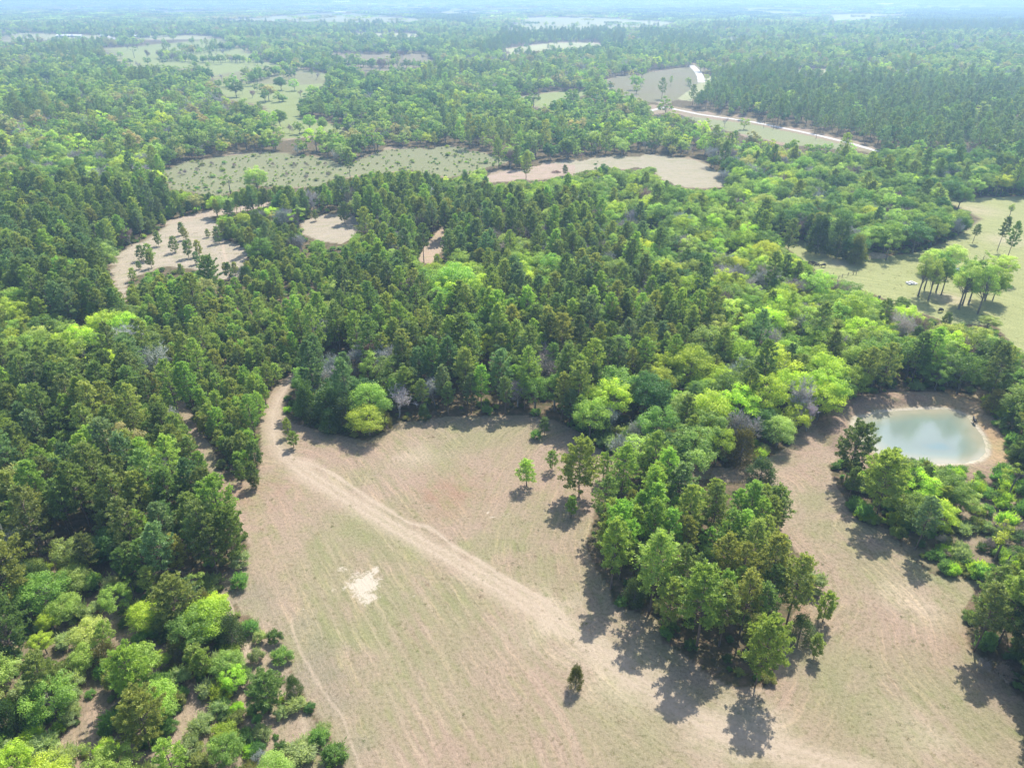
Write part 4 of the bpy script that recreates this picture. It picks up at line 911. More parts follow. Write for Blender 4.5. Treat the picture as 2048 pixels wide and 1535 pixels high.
    if sel.any(): rows[sel] = smooth(-1.5, -7, signed(X, Y, RW)) * smooth(.30, .55, fbm(X / 8 + 31, Y / 8 + 5, 3))
    return col, inwood, trk, snd, mow, mk, rows
def set_ground_attrs(me, x, y):
    col, iw, trk, snd, mow, mk, rows = ground_attrs(x, y); n = len(x)
    a = me.attributes.new('gcol', 'FLOAT_COLOR', 'POINT'); a.data.foreach_set('color', np.concatenate([col, np.ones((n, 1))], 1).astype(np.float32).ravel())
    for k, v in (('wood', iw), ('track', trk), ('sand', snd), ('mow', mow), ('mowk', mk), ('rows', rows)):
        a = me.attributes.new(k, 'FLOAT', 'POINT'); a.data.foreach_set('value', v.astype(np.float32))

def ground_material():
    m, nt, out = mat('ground_soil_and_grass'); A = lambda k, o='Fac': N(nt, "ShaderNodeAttribute", attribute_name=k).outputs[o]
    geo = N(nt, "ShaderNodeNewGeometry"); pos = geo.outputs['Position']
    def noise(scale, detail=6, vec=pos, rough=.6, dist=0.0):
        n = N(nt, "ShaderNodeTexNoise", inp={'Scale': scale, 'Detail': detail, 'Roughness': rough, 'Distortion': dist}); L(nt, vec, n.inputs['Vector']); return n.outputs[0]
    fine = noise(1.6, 8, rough=.72); mid = noise(.22, 6, rough=.65); micro = noise(5.5, 4, rough=.7)
    mowv = N(nt, "ShaderNodeCombineXYZ"); sp = N(nt, "ShaderNodeSeparateXYZ"); L(nt, pos, sp.inputs[0])
    wobble = math_(nt, 'MULTIPLY', mid, 1.6); L(nt, math_(nt, 'ADD', A('mow'), wobble), mowv.inputs[0]); L(nt, math_(nt, 'MULTIPLY', sp.outputs[0], .07), mowv.inputs[1]); L(nt, math_(nt, 'MULTIPLY', sp.outputs[1], .07), mowv.inputs[2])
    streak = noise(1.25, 4, mowv.outputs[0], .7); streak2 = noise(.42, 3, mowv.outputs[0], .6)
    open_ = math_(nt, 'SUBTRACT', 1.0, A('wood'))
    c = A('gcol', 'Color')
    # fresh grass between dry thatch
    g1 = math_(nt, 'MULTIPLY', maprange(nt, mid, .42, .66), maprange(nt, streak2, .40, .62)); c = mixc(nt, math_(nt, 'MULTIPLY', g1, .55), c, (.17, .19, .07))
    c = mixc(nt, math_(nt, 'MULTIPLY', maprange(nt, streak, .52, .68), math_(nt, 'MULTIPLY', A('mowk'), .70)), c, mixc(nt, 1.0, c, (1.42, 1.36, 1.28), 'MULTIPLY'))
    c = mixc(nt, math_(nt, 'MULTIPLY', maprange(nt, streak, .48, .30), math_(nt, 'MULTIPLY', A('mowk'), .55)), c, mixc(nt, 1.0, c, (.70, .76, .62), 'MULTIPLY'))
    c = mixc(nt, math_(nt, 'MULTIPLY', maprange(nt, fine, .50, .38), .75), c, mixc(nt, 1.0, c, (.58, .60, .50), 'MULTIPLY'))
    c = mixc(nt, math_(nt, 'MULTIPLY', maprange(nt, fine, .54, .68), .65), c, mixc(nt, 1.0, c, (1.35, 1.3, 1.22), 'MULTIPLY'))
    c = mixc(nt, math_(nt, 'MULTIPLY', maprange(nt, micro, .57, .68), .60), c, (.44, .38, .28))
    c = mixc(nt, math_(nt, 'MULTIPLY', maprange(nt, micro, .42, .32), .60), c, (.12, .105, .06))
    # windrows left by the mower
    wv = math_(nt, 'SINE', math_(nt, 'ADD', math_(nt, 'MULTIPLY', A('mow'), 2.3), math_(nt, 'MULTIPLY', mid, 3.2)))
    rw = math_(nt, 'MULTIPLY', A('rows'), maprange(nt, streak, .35, .6)); c = mixc(nt, math_(nt, 'MULTIPLY', math_(nt, 'MULTIPLY', rw, maprange(nt, wv, .70, .98)), .27), c, (.40, .32, .23))
    c = mixc(nt, math_(nt, 'MULTIPLY', math_(nt, 'MULTIPLY', A('rows'), maprange(nt, wv, .1, -.7)), .25), c, (.185, .20, .09))
    # forest floor: needle litter, brown with low green
    lit = ramp(nt, noise(.5, 7, rough=.7), [(.28, (.050, .058, .024)), (.48, (.105, .090, .050)), (.62, (.17, .12, .08)), (.8, (.10, .115, .045))])
    c = mixc(nt, A('wood'), c, lit)
    wornn = math_(nt, 'MULTIPLY', A('track'), maprange(nt, fine, .25, .55, .65, 1.0)); c = mixc(nt, wornn, c, mixc(nt, fine, (.30, .235, .17), (.44, .36, .27)))
    edge = N(nt, "ShaderNodeMath", operation='ADD'); L(nt, A('sand'), edge.inputs[0]); L(nt, math_(nt, 'MULTIPLY', math_(nt, 'SUBTRACT', noise(.8, 8, rough=.8, dist=1.2), .52), 3.2), edge.inputs[1])
    c = mixc(nt, math_(nt, 'MULTIPLY', maprange(nt, edge.outputs[0], .50, .78), .85), c, (.45, .39, .31))
    p = N(nt, "ShaderNodeBsdfDiffuse"); L(nt, c, p.inputs[0])
    bm = N(nt, "ShaderNodeBump", inp={'Strength': .9, 'Distance': .16}); hh = math_(nt, 'ADD', math_(nt, 'MULTIPLY', fine, 1.2), math_(nt, 'ADD', math_(nt, 'MULTIPLY', micro, .5), math_(nt, 'MULTIPLY', streak, A('mowk')))); L(nt, hh, bm.inputs['Height']); L(nt, bm.outputs[0], p.inputs['Normal'])
    L(nt, p.outputs[0], out.inputs[0]); return m
GM = ground_material()
def axis(parts):
    o = [np.arange(a, b, s) for a, b, s in parts]; return np.concatenate(o)
def grow(a, b, s, k):
    v = []; 
    while a < b: v.append(a); a += s; s *= k
    return np.array(v + [b])
gx_ = axis([(-130, -90, 1.0), (-90, 130, .55), (130, 190, 1.0)]); right = grow(190, 30000, 1.6, 1.045); left = -grow(130, 30000, 1.6, 1.045)[::-1]
X = np.concatenate([left[:-1], gx_, right]); yn = np.concatenate([-grow(0, 3000, 20, 1.5)[::-1][:-1], np.arange(0, 50, 5.0), np.arange(50, 260, .55), grow(260, 900, 1.2, 1.006), grow(903, 40000, 4.5, 1.03)])
XX, YY = np.meshgrid(X, yn); ZZ = terrain(XX, YY); nx, ny = len(X), len(yn); print('ground', nx, ny, nx * ny)
me = bpy.data.meshes.new('ground'); me.vertices.add(nx * ny); me.vertices.foreach_set('co', np.stack([XX, YY, ZZ], -1).astype(np.float32).ravel())
i = np.arange((nx - 1) * (ny - 1)); r_, c_ = i // (nx - 1), i % (nx - 1); q = np.stack([r_ * nx + c_, r_ * nx + c_ + 1, (r_ + 1) * nx + c_ + 1, (r_ + 1) * nx + c_], 1)
me.loops.add(q.size); me.loops.foreach_set('vertex_index', q.astype(np.int32).ravel()); me.polygons.add(len(q)); me.polygons.foreach_set('loop_start', np.arange(0, q.size, 4, dtype=np.int32)); me.polygons.foreach_set('loop_total', np.full(len(q), 4, np.int32))
me.polygons.foreach_set('use_smooth', np.ones(len(q), bool)); me.update(calc_edges=True); set_ground_attrs(me, XX.ravel(), YY.ravel()); me.materials.append(GM)
gob = bpy.data.objects.new('ground', me); C.objects.link(gob); gob['kind'] = 'structure'; gob['label'] = 'mown field, pastures and forest floor of the whole countryside'; gob['category'] = 'ground'

def ribbon(name, line, width, material, lift=.004, label='', cat='path', attrs=True, step=.5, cols=5):
    P = np.array(line, float); seg = np.linalg.norm(np.diff(P, axis=0), axis=1); s = np.concatenate([[0], np.cumsum(seg)]); t = np.arange(0, s[-1], step)
    # smooth the line a little
    px_ = np.interp(t, s, P[:, 0]); py_ = np.interp(t, s, P[:, 1]); k = max(3, int(2.5 / step) | 1); ker = np.ones(k) / k
    px_ = np.convolve(np.pad(px_, k // 2, mode='edge'), ker, 'valid'); py_ = np.convolve(np.pad(py_, k // 2, mode='edge'), ker, 'valid')
    d = np.stack([np.gradient(px_), np.gradient(py_)], 1); d = d / np.maximum(np.linalg.norm(d, axis=1, keepdims=True), 1e-9); nrm = np.stack([-d[:, 1], d[:, 0]], 1)
    w = width * (.5 + .12 * (vnoise(t * .35, t * 0 + 3.3) - .5)); off = np.linspace(-1, 1, cols)
    X_ = px_[:, None] + nrm[:, 0:1] * off * w[:, None]; Y_ = py_[:, None] + nrm[:, 1:2] * off * w[:, None]; Z_ = terrain(X_, Y_) + lift
    nr = len(t); i = np.arange((nr - 1) * (cols - 1)); r_, c_ = i // (cols - 1), i % (cols - 1); q = np.stack([r_ * cols + c_, r_ * cols + c_ + 1, (r_ + 1) * cols + c_ + 1, (r_ + 1) * cols + c_], 1)
    me = bpy.data.meshes.new(name); me.from_pydata(np.stack([X_, Y_, Z_], -1).reshape(-1, 3).tolist(), [], q[:, ::-1].tolist()); me.update()
    if attrs: set_ground_attrs(me, X_.ravel(), Y_.ravel())
    me.materials.append(material); o = bpy.data.objects.new(name, me); C.objects.link(o); o['kind'] = 'structure'; o['label'] = label; o['category'] = cat; return o
ribbon('path', TRAIL, 1.7, GM, .012, 'thin winding sandy trail across the mown field')
ribbon('path', TRAILB, 1.5, GM, .012, 'thin trail along the west border of the field')
ribbon('path', TRAILC, 1.4, GM, .012, 'short curving path in the west thicket')
ribbon('path', TRAILD, 1.6, GM, .012, 'pale footpath crossing the sandy clearing')
roadm, nt, out = mat('gravel_road'); p = N(nt, "ShaderNodeBsdfDiffuse"); g_ = N(nt, "ShaderNodeNewGeometry"); nn = N(nt, "ShaderNodeTexNoise", inp={'Scale': .35, 'Detail': 7}); L(nt, g_.outputs['Position'], nn.inputs['Vector'])
L(nt, ramp(nt, nn.outputs[0], [(.3, (.40, .38, .35)), (.7, (.56, .54, .50))]), p.inputs[0]); L(nt, p.outputs[0], out.inputs[0])
ribbon('road', gpoly(COUNTY), 4.6, roadm, .05, 'pale gravel county road running along the pine woods', 'road', False, 3.0)
ribbon('road', gpoly(LANE), 9, roadm, .05, 'pale gravel lane descending the upland field', 'road', False, 4.0)
ribbon('road', gpoly([(212,72),(228,77),(240,80),(256,85)]), 12, roadm, .05, 'pale farm road between the far farm buildings', 'road', False, 8.0)

# ------------------------------------------------------------------ pond
wm, nt, out = mat('pond_water'); geo = N(nt, "ShaderNodeNewGeometry"); pos = geo.outputs['Position']
at_ = N(nt, "ShaderNodeAttribute", attribute_name='depth').outputs['Fac']; n1 = N(nt, "ShaderNodeTexNoise", inp={'Scale': .12, 'Detail': 4, 'Distortion': .8}); L(nt, pos, n1.inputs['Vector'])
dp = math_(nt, 'ADD', at_, math_(nt, 'MULTIPLY', math_(nt, 'SUBTRACT', n1.outputs[0], .5), .35))
wc = ramp(nt, dp, [(.0, (.28, .26, .18)), (.16, (.21, .225, .16)), (.45, (.155, .20, .16)), (.80, (.135, .175, .145)), (1.0, (.10, .165, .16))])
d = N(nt, "ShaderNodeBsdfDiffuse"); L(nt, wc, d.inputs[0]); gl = N(nt, "ShaderNodeBsdfGlossy", inp={'Roughness': .10}); gl.inputs[0].default_value = (1, 1, 1, 1)
fr = N(nt, "ShaderNodeFresnel", inp={'IOR': 1.36}); bm = N(nt, "ShaderNodeBump", inp={'Strength': .22, 'Distance': .05}); nz = N(nt, "ShaderNodeTexNoise", inp={'Scale': 2.2, 'Detail': 3}); mp = N(nt, "ShaderNodeMapping"); mp.inputs['Scale'].default_value = (1, 2.2, 1); mp.inputs['Rotation'].default_value = (0, 0, .5)
L(nt, pos, mp.inputs[0]); L(nt, mp.outputs[0], nz.inputs['Vector']); L(nt, nz.outputs[0], bm.inputs['Height']); L(nt, bm.outputs[0], gl.inputs['Normal'])
ms_ = N(nt, "ShaderNodeMixShader"); L(nt, math_(nt, 'MULTIPLY', math_(nt, 'ADD', fr.outputs[0], .03), 1.25, True), ms_.inputs[0]); L(nt, d.outputs[0], ms_.inputs[1]); L(nt, gl.outputs[0], ms_.inputs[2]); L(nt, ms_.outputs[0], out.inputs[0])
gx2 = np.arange(pcx - 24, pcx + 26, .5); gy2 = np.arange(pcy - 20, pcy + 22, .5); A_, B_ = np.meshgrid(gx2, gy2); S_ = signed(A_, B_, pond_w); keep = S_ < 1.2
idx = -np.ones(A_.shape, int); idx[keep] = np.arange(keep.sum()); vs = np.stack([A_[keep], B_[keep], np.full(keep.sum(), WATER_Z)], 1)
fs = [(idx[a, b], idx[a, b + 1], idx[a + 1, b + 1], idx[a + 1, b]) for a in range(A_.shape[0] - 1) for b in range(A_.shape[1] - 1) if keep[a, b] and keep[a, b + 1] and keep[a + 1, b] and keep[a + 1, b + 1]]
me = bpy.data.meshes.new('pond_water'); me.from_pydata(vs.tolist(), [], fs); a = me.attributes.new('depth', 'FLOAT', 'POINT')
dx_, dy_ = ground(1880, 897); dpt = smooth(.2, 9, -S_[keep]) * .62 + .45 * np.exp(-((A_[keep] - dx_) ** 2 + (1.6 * (B_[keep] - dy_)) ** 2) / 30); a.data.foreach_set('value', dpt.astype(np.float32)); me.materials.append(wm)
o = bpy.data.objects.new('pond_water', me); C.objects.link(o); o['kind'] = 'structure'; o['label'] = 'milky turquoise water of the farm pond'; o['category'] = 'pond'

# ------------------------------------------------------------------ small things
def bxm(buf, c, s, rot=0.0, taper=1.0):
    c = np.array(c, float); hx, hy, hz = np.array(s) / 2; v = []
    for z, k in ((-hz, 1.0), (hz, taper)):
        for a, b in ((-1, -1), (1, -1), (1, 1), (-1, 1)):
            X_, Y_ = a * hx * k, b * hy * k; v.append((X_ * math.cos(rot) - Y_ * math.sin(rot), X_ * math.sin(rot) + Y_ * math.cos(rot), z))
    v = np.array(v) + c; f = [(0, 3, 2, 1), (4, 5, 6, 7), (0, 1, 5, 4), (1, 2, 6, 5), (2, 3, 7, 6), (3, 0, 4, 7)]
    buf.quads(np.array([[v[i] for i in q] for q in f]), .5)
def empty(name, label, cat, loc, rz=0.0, group=None, sc=1.0):
    o = bpy.data.objects.new(name, None); C.objects.link(o); o.location = loc; o.rotation_euler = (0, 0, rz); o.scale = (sc,) * 3; o['label'] = label; o['category'] = cat
    if group: o['group'] = group
    return o
def part(name, buf, m, parent):
    o = bpy.data.objects.new(name, mesh_from(name, buf, [m])); C.objects.link(o); o.parent = parent; return o
MW = plain('white_metal', (.78, .80, .82), .45, .05); MG = plain('grey_metal', (.33, .36, .40), .5, .1); MD = plain('dark_opening', (.03, .03, .035), .8); WOODM = plain('weathered_wood', (.16, .13, .11), .9, .3)
WALLM = plain('pale_wall', (.55, .52, .46), .8, .06); ROOFW = plain('bright_roof', (.80, .80, .80), .4, .05); ROOFR = plain('rusty_roof', (.40, .30, .26), .6, .15); GLASS = plain('window_glass', (.05, .07, .09), .15, .1)

def roofm(w, l, h0, h1, over=.4, th=.15):
    b = Buf(); W, L_ = w / 2 + over, l / 2 + over
    for s in (-1, 1):
        e = np.array([(s * W, -L_, h0 - over * (h1 - h0) / (w / 2)), (s * W, L_, h0 - over * (h1 - h0) / (w / 2)), (0, L_, h1), (0, -L_, h1)], float); t = e + np.array([0, 0, th])
        b.quads(np.array([e[::-s] if s == 1 else e, t if s == 1 else t[::-1]]), .5)
        for i_ in range(4):
            j_ = (i_ + 1) % 4; b.quads(np.array([[e[i_], e[j_], t[j_], t[i_]]]), .5)
    return b
def house(name, label, px, py, w, l, h, rise, rot, wall, roof, wins=3, group=None, door=True):
    x, y = ground(px, py); t = empty(name, label, 'building', (float(x), float(y), float(terrain(x, y)) - .05), rot, group)
    b = Buf(); bxm(b, (0, 0, h / 2), (w, l, h))
    for s in (-1, 1):
        b.quads(np.array([[(-w / 2, s * l / 2, h), (w / 2, s * l / 2, h), (0, s * l / 2, h + rise), (0, s * l / 2, h + rise)]]), .5)
    part('wall', b, wall, t); part('roof', roofm(w, l, h + .02, h + rise), roof, t)
    for s in (-1, 1):
        for k in range(wins):
            yk = -l / 2 + l * (k + .5) / wins
            if door and s == -1 and k == wins // 2: continue
            b = Buf(); bxm(b, (s * (w / 2 + .03), yk, h * .58), (.08, 1.4, 1.2)); part('window', b, GLASS, t)
    if door: b = Buf(); bxm(b, (-(w / 2 + .03), 0, min(h * .45, 1.5)), (.08, 2.6, min(h * .9, 3.0))); part('door', b, MD, t)
    return t
house('barn', 'long low white roofed barn on the far western farm', 140, 74, 13, 62, 3.2, 1.6, math.radians(88), WALLM, ROOFW, 8)
house('barn', 'short white roofed barn east of the far farm road', 284, 75, 12, 34, 3.4, 1.8, math.radians(86), WALLM, ROOFW, 5)
house('barn', 'small white barn between the trees of the far farm', 231, 69, 10, 20, 3.6, 1.8, math.radians(80), WALLM, ROOFW, 3)
house('farm_house', 'little white farm house beside the far farm road', 206, 74, 8, 11, 3, 2, math.radians(70), WALLM, ROOFW, 3)
house('barn', 'white barn in the pale fields far off', 681, 27, 20, 55, 5, 3, math.radians(84), WALLM, ROOFW, 5)
house('barn', 'second white barn standing east of the pale field barn', 756, 29, 20, 42, 5, 3, math.radians(95), WALLM, ROOFW, 4)
house('warehouse', 'large bright roofed hall almost at the horizon', 684, 5.5, 60, 160, 9, 6, math.radians(86), WALLM, ROOFW, 6)
house('barn', 'long pale barn at the horizon beyond the eastern fields', 1768, 9.5, 45, 130, 7, 4, math.radians(88), WALLM, ROOFW, 6)
house('farm_house', 'white house half hidden in the woods by the upland lane', 1482, 131, 11, 20, 3.4, 2.4, math.radians(70), WALLM, ROOFW, 3)

# the stock shed in the cow pasture
x, y = ground(1919, 547); t = empty('stock_shed', 'low grey shed with a white flat roof under the pasture trees', 'shed', (float(x), float(y), 0), math.radians(14))
b = Buf(); bxm(b, (0, .95, .95), (4.6, .08, 1.9)); bxm(b, (-2.26, 0, .95), (.08, 1.82, 1.9)); bxm(b, (2.26, 0, .95), (.08, 1.82, 1.9)); bxm(b, (0, -.95, .55), (4.6, .08, 1.1)); part('wall', b, MG, t)
b = Buf(); bxm(b, (0, 0, 1.98), (5.0, 2.3, .10)); part('roof', b, MW, t)
for sx in (-2.15, 2.15):
    b = Buf(); bxm(b, (sx, -1.02, .95), (.10, .06, 1.9)); part('post', b, WOODM, t)
# rubble heap
ROCK = plain('pale_concrete', (.62, .60, .57), .9, .2, 1.2)
r = np.random.default_rng(5); x, y = ground(1822, 567); b = Buf()
for i in range(34):
    a = r.uniform(0, 6.28); q = r.uniform(0, 1) ** .6; s = r.uniform(.35, .95); bxm(b, (math.cos(a) * q * 1.9, math.sin(a) * q * 1.5, (1 - q) * .75 + s * .2), (s * 1.3, s, s * .6), r.uniform(0, 3), r.uniform(.6, .95))
o = bpy.data.objects.new('rubble_heap', mesh_from('rubble_heap', b, [ROCK])); C.objects.link(o); o.location = (float(x), float(y), 0); o['label'] = 'pale heap of broken slabs on the pasture grass'; o['category'] = 'rubble heap'
# brush piles
def brush(px, py, rad, h, seed, m, label):
    r = np.random.default_rng(seed); b = Buf()
    for i in range(150):
        a = r.uniform(0, 6.28); q = rad * math.sqrt(r.uniform(0, 1)); z = h * (1 - q / rad) * r.uniform(.1, 1) + .1; d = norm(np.array([r.normal(), r.normal(), r.normal() * .3])); ln = r.uniform(.6, 1.8); c = np.array([math.cos(a) * q, math.sin(a) * q, z])
        p0, p1 = c - d * ln / 2, c + d * ln / 2; p0[2] = max(p0[2], .03); p1[2] = max(p1[2], .03); tube(b, [p0, (p0 + p1) / 2 + r.normal(size=3) * .05, p1], [.07, .06, .02], 4)
    x, y = ground(px, py); o = bpy.data.objects.new('brush_pile', mesh_from('brush_pile', b, [m])); C.objects.link(o); o.location = (float(x), float(y), 0); o['label'] = label; o['category'] = 'brush pile'; o['group'] = 'heaps of cut brush'
BR = plain('dead_wood', (.12, .09, .075), .9, .3); BR2 = plain('reddish_brush', (.24, .14, .10), .9, .3)
brush(1625, 528, 2.6, 1.3, 1, plain('charred_wood', (.03, .025, .025), .9, .3), 'dark charred brush pile in the shade at the pasture corner')
brush(1112, 345, 3.0, 1.5, 2, BR2, 'reddish brush pile on the pink soil of the back clearing')
# earth mound
x, y = ground(1748, 512); nn_ = 40; g1, g2 = np.meshgrid(np.linspace(-6.5, 6.5, nn_), np.linspace(-4, 4, nn_)); hh = 1.5 * np.clip(1 - (g1 / 6) ** 2 - (g2 / 3.6) ** 2, 0, 1) ** .8 * (.75 + .5 * fbm(g1 * .7 + 4, g2 * .7)) - .03
me = bpy.data.meshes.new('earth_mound'); i = np.arange((nn_ - 1) ** 2); r_, c_ = i // (nn_ - 1), i % (nn_ - 1); me.from_pydata(np.stack([g1, g2, hh], -1).reshape(-1, 3).tolist(), [], np.stack([r_ * nn_ + c_, r_ * nn_ + c_ + 1, (r_ + 1) * nn_ + c_ + 1, (r_ + 1) * nn_ + c_], 1).tolist())
me.materials.append(plain('mound_earth', (.38, .28, .19), .95, .35, 1.0)); me.polygons.foreach_set('use_smooth', np.ones(len(me.polygons), bool)); o = bpy.data.objects.new('earth_mound', me); C.objects.link(o); o.location = (float(x), float(y), 0); o['label'] = 'low mound of bare earth at the pasture edge'; o['category'] = 'earth mound'
# fence posts with a rail
posts = [(1665, 556, 2.3), (1677, 557, 1.3), (1684, 555, 1.6), (1696, 551, 1.4), (1706, 549, 2.0), (1712, 549, 2.4)]
W_ = [ground(a, b) for a, b, _ in posts]; t = empty('pasture_fence', 'dark wooden corner fence with uneven posts and a rail in the pasture', 'fence', (float(W_[0][0]), float(W_[0][1]), 0))
for (wx, wy), (_, _, h) in zip(W_, posts):
    b = Buf(); X0, Y0 = wx - W_[0][0], wy - W_[0][1]; tube(b, [(X0, Y0, -.2), (X0, Y0, h * .5), (X0 + .03, Y0, h)], [.12, .11, .10], 7); part('post', b, WOODM, t)
for a in range(len(W_) - 1):
    b = Buf(); p0 = (W_[a][0] - W_[0][0], W_[a][1] - W_[0][1] - .12, .95); p1 = (W_[a + 1][0] - W_[0][0], W_[a + 1][1] - W_[0][1] - .12, .95); tube(b, [p0, p1], [.05, .05], 5); part('rail', b, WOODM, t)
# power poles by the county road
for px, py, lab in ((1527, 256, 'power pole by the gravel road, in the middle of the road field'), (1546, 259, 'second power pole by the gravel road, just east of the middle one'), (1632, 277, 'power pole at the east end of the road field')):
    x, y = ground(px, py); t = empty('power_pole', lab, 'power pole', (float(x), float(y), 0), math.radians(20), 'power poles along the gravel road'); b = Buf(); tube(b, [(0, 0, 0), (0, 0, 5), (0, 0, 9.5)], [.16, .14, .11], 8); part('pole', b, WOODM, t)
    b = Buf(); bxm(b, (0, .14, 8.8), (2.2, .1, .14)); part('crossarm', b, WOODM, t)
    for sx in (-.95, 0, .95):
        b = Buf(); tube(b, [(sx, .14, 8.88), (sx, .14, 9.08)], [.06, .04], 6); part('insulator', b, MG, t)
# cattle
cowm = plain('black_hide', (.018, .016, .016), .6, .3)
def cow_mesh(graze):
    bm_ = []; E_ = []; R_ = []
    def v(p, r): bm_.append(p); R_.append(r); return len(bm_) - 1
    hip = v((0, -.55, 1.12), (.33, .36)); mid = v((0, 0, 1.05), (.38, .42)); sh = v((0, .58, 1.12), (.29, .38)); rump = v((0, -.86, 1.18), (.22, .22)); E_ += [(hip, mid), (mid, sh), (hip, rump)]
    if graze: nk = v((0, .98, .92), (.17, .22)); hd = v((0, 1.25, .52), (.14, .17)); mz = v((0, 1.36, .20), (.09, .10))
    else: nk = v((0, .98, 1.38), (.17, .22)); hd = v((0, 1.28, 1.56), (.14, .17)); mz = v((0, 1.62, 1.40), (.09, .10))
    E_ += [(sh, nk), (nk, hd), (hd, mz)]
    for s in (-1, 1):
        ear = v((s * .26, bm_[hd][1] - .06, bm_[hd][2] + .10), (.045, .03)); E_.append((hd, ear))
        a = v((s * .17, -.62, .84), (.19, .21)); b = v((s * .18, -.56, .60), (.10, .12)); c = v((s * .18, -.70, .38), (.065, .07)); d = v((s * .18, -.66, .05), (.06, .06)); E_ += [(hip, a), (a, b), (b, c), (c, d)]
        a = v((s * .16, .56, .80), (.14, .17)); b = v((s * .16, .60, .44), (.075, .08)); d = v((s * .16, .58, .05), (.06, .06)); E_ += [(sh, a), (a, b), (b, d)]
    t1 = v((0, -1.02, 1.05), (.035, .035)); t2 = v((0, -1.05, .60), (.03, .03)); t3 = v((0, -1.04, .42), (.05, .05)); E_ += [(rump, t1), (t1, t2), (t2, t3)]
    me = bpy.data.meshes.new('cow'); me.from_pydata(bm_, E_, []); o = bpy.data.objects.new('cow', me); C.objects.link(o)
    sk = o.modifiers.new('skin', 'SKIN'); 
    for i_, r2 in enumerate(R_): me.skin_vertices[0].data[i_].radius = r2
    me.skin_vertices[0].data[mid].use_root = True; o.modifiers.new('sub', 'SUBSURF').render_levels = 1; o.modifiers['sub'].levels = 1
    dg = bpy.context.evaluated_depsgraph_get(); m2 = bpy.data.meshes.new_from_object(o.evaluated_get(dg)); bpy.data.objects.remove(o); m2.materials.clear(); m2.materials.append(cowm); m2.polygons.foreach_set('use_smooth', np.ones(len(m2.polygons), bool)); return m2
def with_skin(graze):
    return cow_mesh(graze)
CW = {}
for px, py, rz, gz, lab in ((1880, 624, -70, True, 'black cow grazing in the open pasture south of the pale tree clump'), (1757, 600, 150, True, 'black cow grazing by the round tree at the pasture border'),
                            (1646, 534, 80, True, 'small black cow beside the charred brush pile'), (1947, 846, -12, False, 'black cow standing on the sandy east bank of the pond')):
    if gz not in CW: CW[gz] = with_skin(gz)
    x, y = ground(px, py); o = bpy.data.objects.new('cow', CW[gz]); C.objects.link(o); o.location = (float(x), float(y), float(terrain(x, y)) + .0); o.rotation_euler = (0, 0, math.radians(rz)); o.scale = (.95 if not gz else 1.1,) * 3; o['label'] = lab; o['category'] = 'cow'; o['group'] = 'black cattle'

# weeds in the field: small tufts nobody could count
gm = [both('tuft', Buf(), (lambda b, r: (b.quads(diamonds(r.normal(size=(26, 3)) * np.array([.22, .22, .02]), norm(r.normal(size=(26, 3)) * .6 + np.array([0, 0, 1.])), rand_dirs(26, r), r.uniform(.12, .32, 26), np.full(26, .07)), r.uniform(0, 1, 26)), b)[1])(Buf(), np.random.default_rng(400 + i)), M['bark'], M['leaf_woods']) if False else None for i in range(0)]
def tuft(seed):
    r = np.random.default_rng(seed); b = Buf(); n = 34; c = r.normal(size=(n, 3)) * np.array([.25, .25, 0]); d = norm(r.normal(size=(n, 3)) * .7 + np.array([0, 0, 1.]))
    b.quads(diamonds(c, d, norm(np.cross(d, rand_dirs(n, r))), r.uniform(.12, .34, n), np.full(n, .09)), r.uniform(0, 1, n)); return mesh_from('tuft', b, [M['twig_woods']])
gm = [tuft(400 + i) for i in range(4)]
n = 14000; uy = np.sqrt(rng.uniform(45 ** 2, 330 ** 2, n)); ux = rng.uniform(-1, 1, n) * (uy * .74 + 30); a, b = project(ux, uy, 0.0)
ok = inpoly(a, b, MAIN) | inpoly(a, b, SAND) | inpoly(a, b, COWP) | ~is_open(a, b); ok &= signed(ux, uy, pond_w) > 1.5; dens = .25 + .75 * smooth(.40, .62, fbm(ux / 7, uy / 7, 3)); ok &= rng.random(n) < dens
ux, uy = ux[ok], uy[ok]; n = len(ux); s = rng.uniform(.25, .9, n) ** 1.6; tt = np.array([(.13, .17, .05), (.20, .20, .08), (.34, .27, .15), (.40, .33, .20), (.26, .19, .12), (.14, .17, .07)])[rng.choice(6, n, p=[.15, .2, .25, .2, .12, .08])] * rng.uniform(.8, 1.2, (n, 1))
scatter('grass', 'weeds and dry grass tufts dotted over the field', 'grass', gm, np.stack([ux, uy, terrain(ux, uy)], 1), np.stack([s * 1.2, s * 1.2, s * .6], 1), np.stack([0 * s, 0 * s, rng.uniform(0, 6.28, n)], 1), np.concatenate([tt, np.ones((n, 1))], 1), rng.integers(0, 4, n))
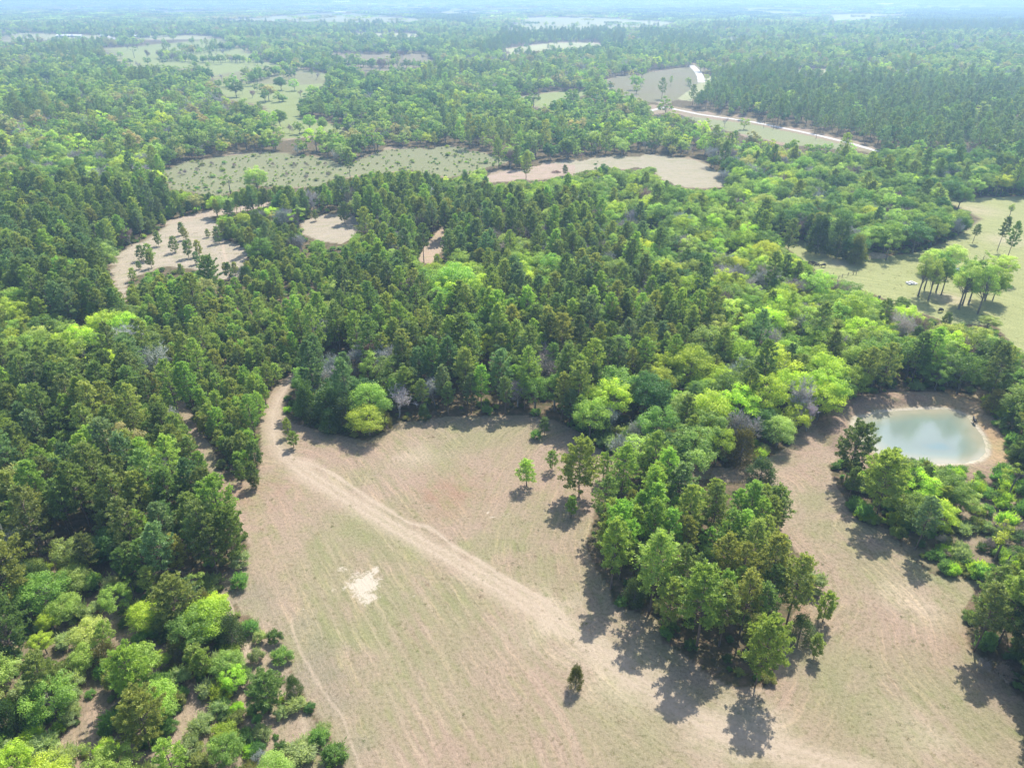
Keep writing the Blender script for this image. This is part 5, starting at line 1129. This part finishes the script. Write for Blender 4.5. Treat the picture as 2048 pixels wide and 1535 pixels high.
# meadow scrub
n = 620; q = []
while len(q) < n:
    a, b = rng.uniform(300, 1030), rng.uniform(292, 392)
    if inpoly(np.array([a]), np.array([b]), MEADOW)[0] and rng.random() < .25 + .75 * smooth(.4, .6, fbm(np.array([a / 30.]), np.array([b / 12.])))[0]: q.append(ground(a, b))
q = np.array(q, float); s = rng.uniform(.15, .5, n) * np.where(rng.random(n) < .12, 1.9, 1)
scatter('meadow_scrub', 'low scrub dotted over the western meadow', 'scrub', STUFFV['shrub'], np.stack([q[:, 0], q[:, 1], 0 * s], 1), np.stack([s, s, s * .7], 1), np.stack([0 * s, 0 * s, rng.uniform(0, 6.28, n)], 1), tint_rows(['shrub'] * n, rng.choice(['grey green', 'mid green', 'lime green', 'olive green'], n, p=[.45, .2, .2, .15])), rng.integers(0, len(STUFFV['shrub']), n))

# ------------------------------------------------------------------ haze
HX, HY0, HY1, HZ0, HZ1 = 16000.0, -4000.0, 22000.0, -9.0, 112.0
me = bpy.data.meshes.new('haze'); vv = [(sx * HX, yy, zz) for zz in (HZ0, HZ1) for sx, yy in ((-1, HY0), (1, HY0), (1, HY1), (-1, HY1))]
me.from_pydata(vv, [], [(0, 3, 2, 1), (4, 5, 6, 7), (0, 1, 5, 4), (1, 2, 6, 5), (2, 3, 7, 6), (3, 0, 4, 7)]); hz = bpy.data.objects.new('haze', me); C.objects.link(hz); hz['kind'] = 'stuff'; hz['label'] = 'thin blue white summer haze over the land'; hz['category'] = 'haze'
hm, nt, out = mat('haze_air'); vol = N(nt, "ShaderNodeVolumePrincipled"); vol.inputs['Density'].default_value = 2.6e-4; vol.inputs['Color'].default_value = (.46, .71, 1.0, 1); vol.inputs['Anisotropy'].default_value = .25
L(nt, vol.outputs[0], out.inputs['Volume']); me.materials.append(hm)
# plain words for where things stand, seen from the field's near side
import re as _re
WORDS = [('north west', 'far left'), ('north east', 'far right'), ('south west', 'near left'), ('south east', 'near right'), ('north of', 'behind'), ('south of', 'in front of'), ('north', 'far'), ('south', 'near'),
         ('far western', 'far left'), ('western', 'left'), ('eastern', 'right'), ('west of', 'left of'), ('east of', 'right of'), ('west', 'left'), ('east', 'right')]
for o in C.objects:
    if 'label' in o.keys():
        t = o['label']
        for a, b in WORDS: t = _re.sub(r'\b' + a + r'\b', b, t)
        o['label'] = t
print('done', len(bpy.data.objects), 'objects')
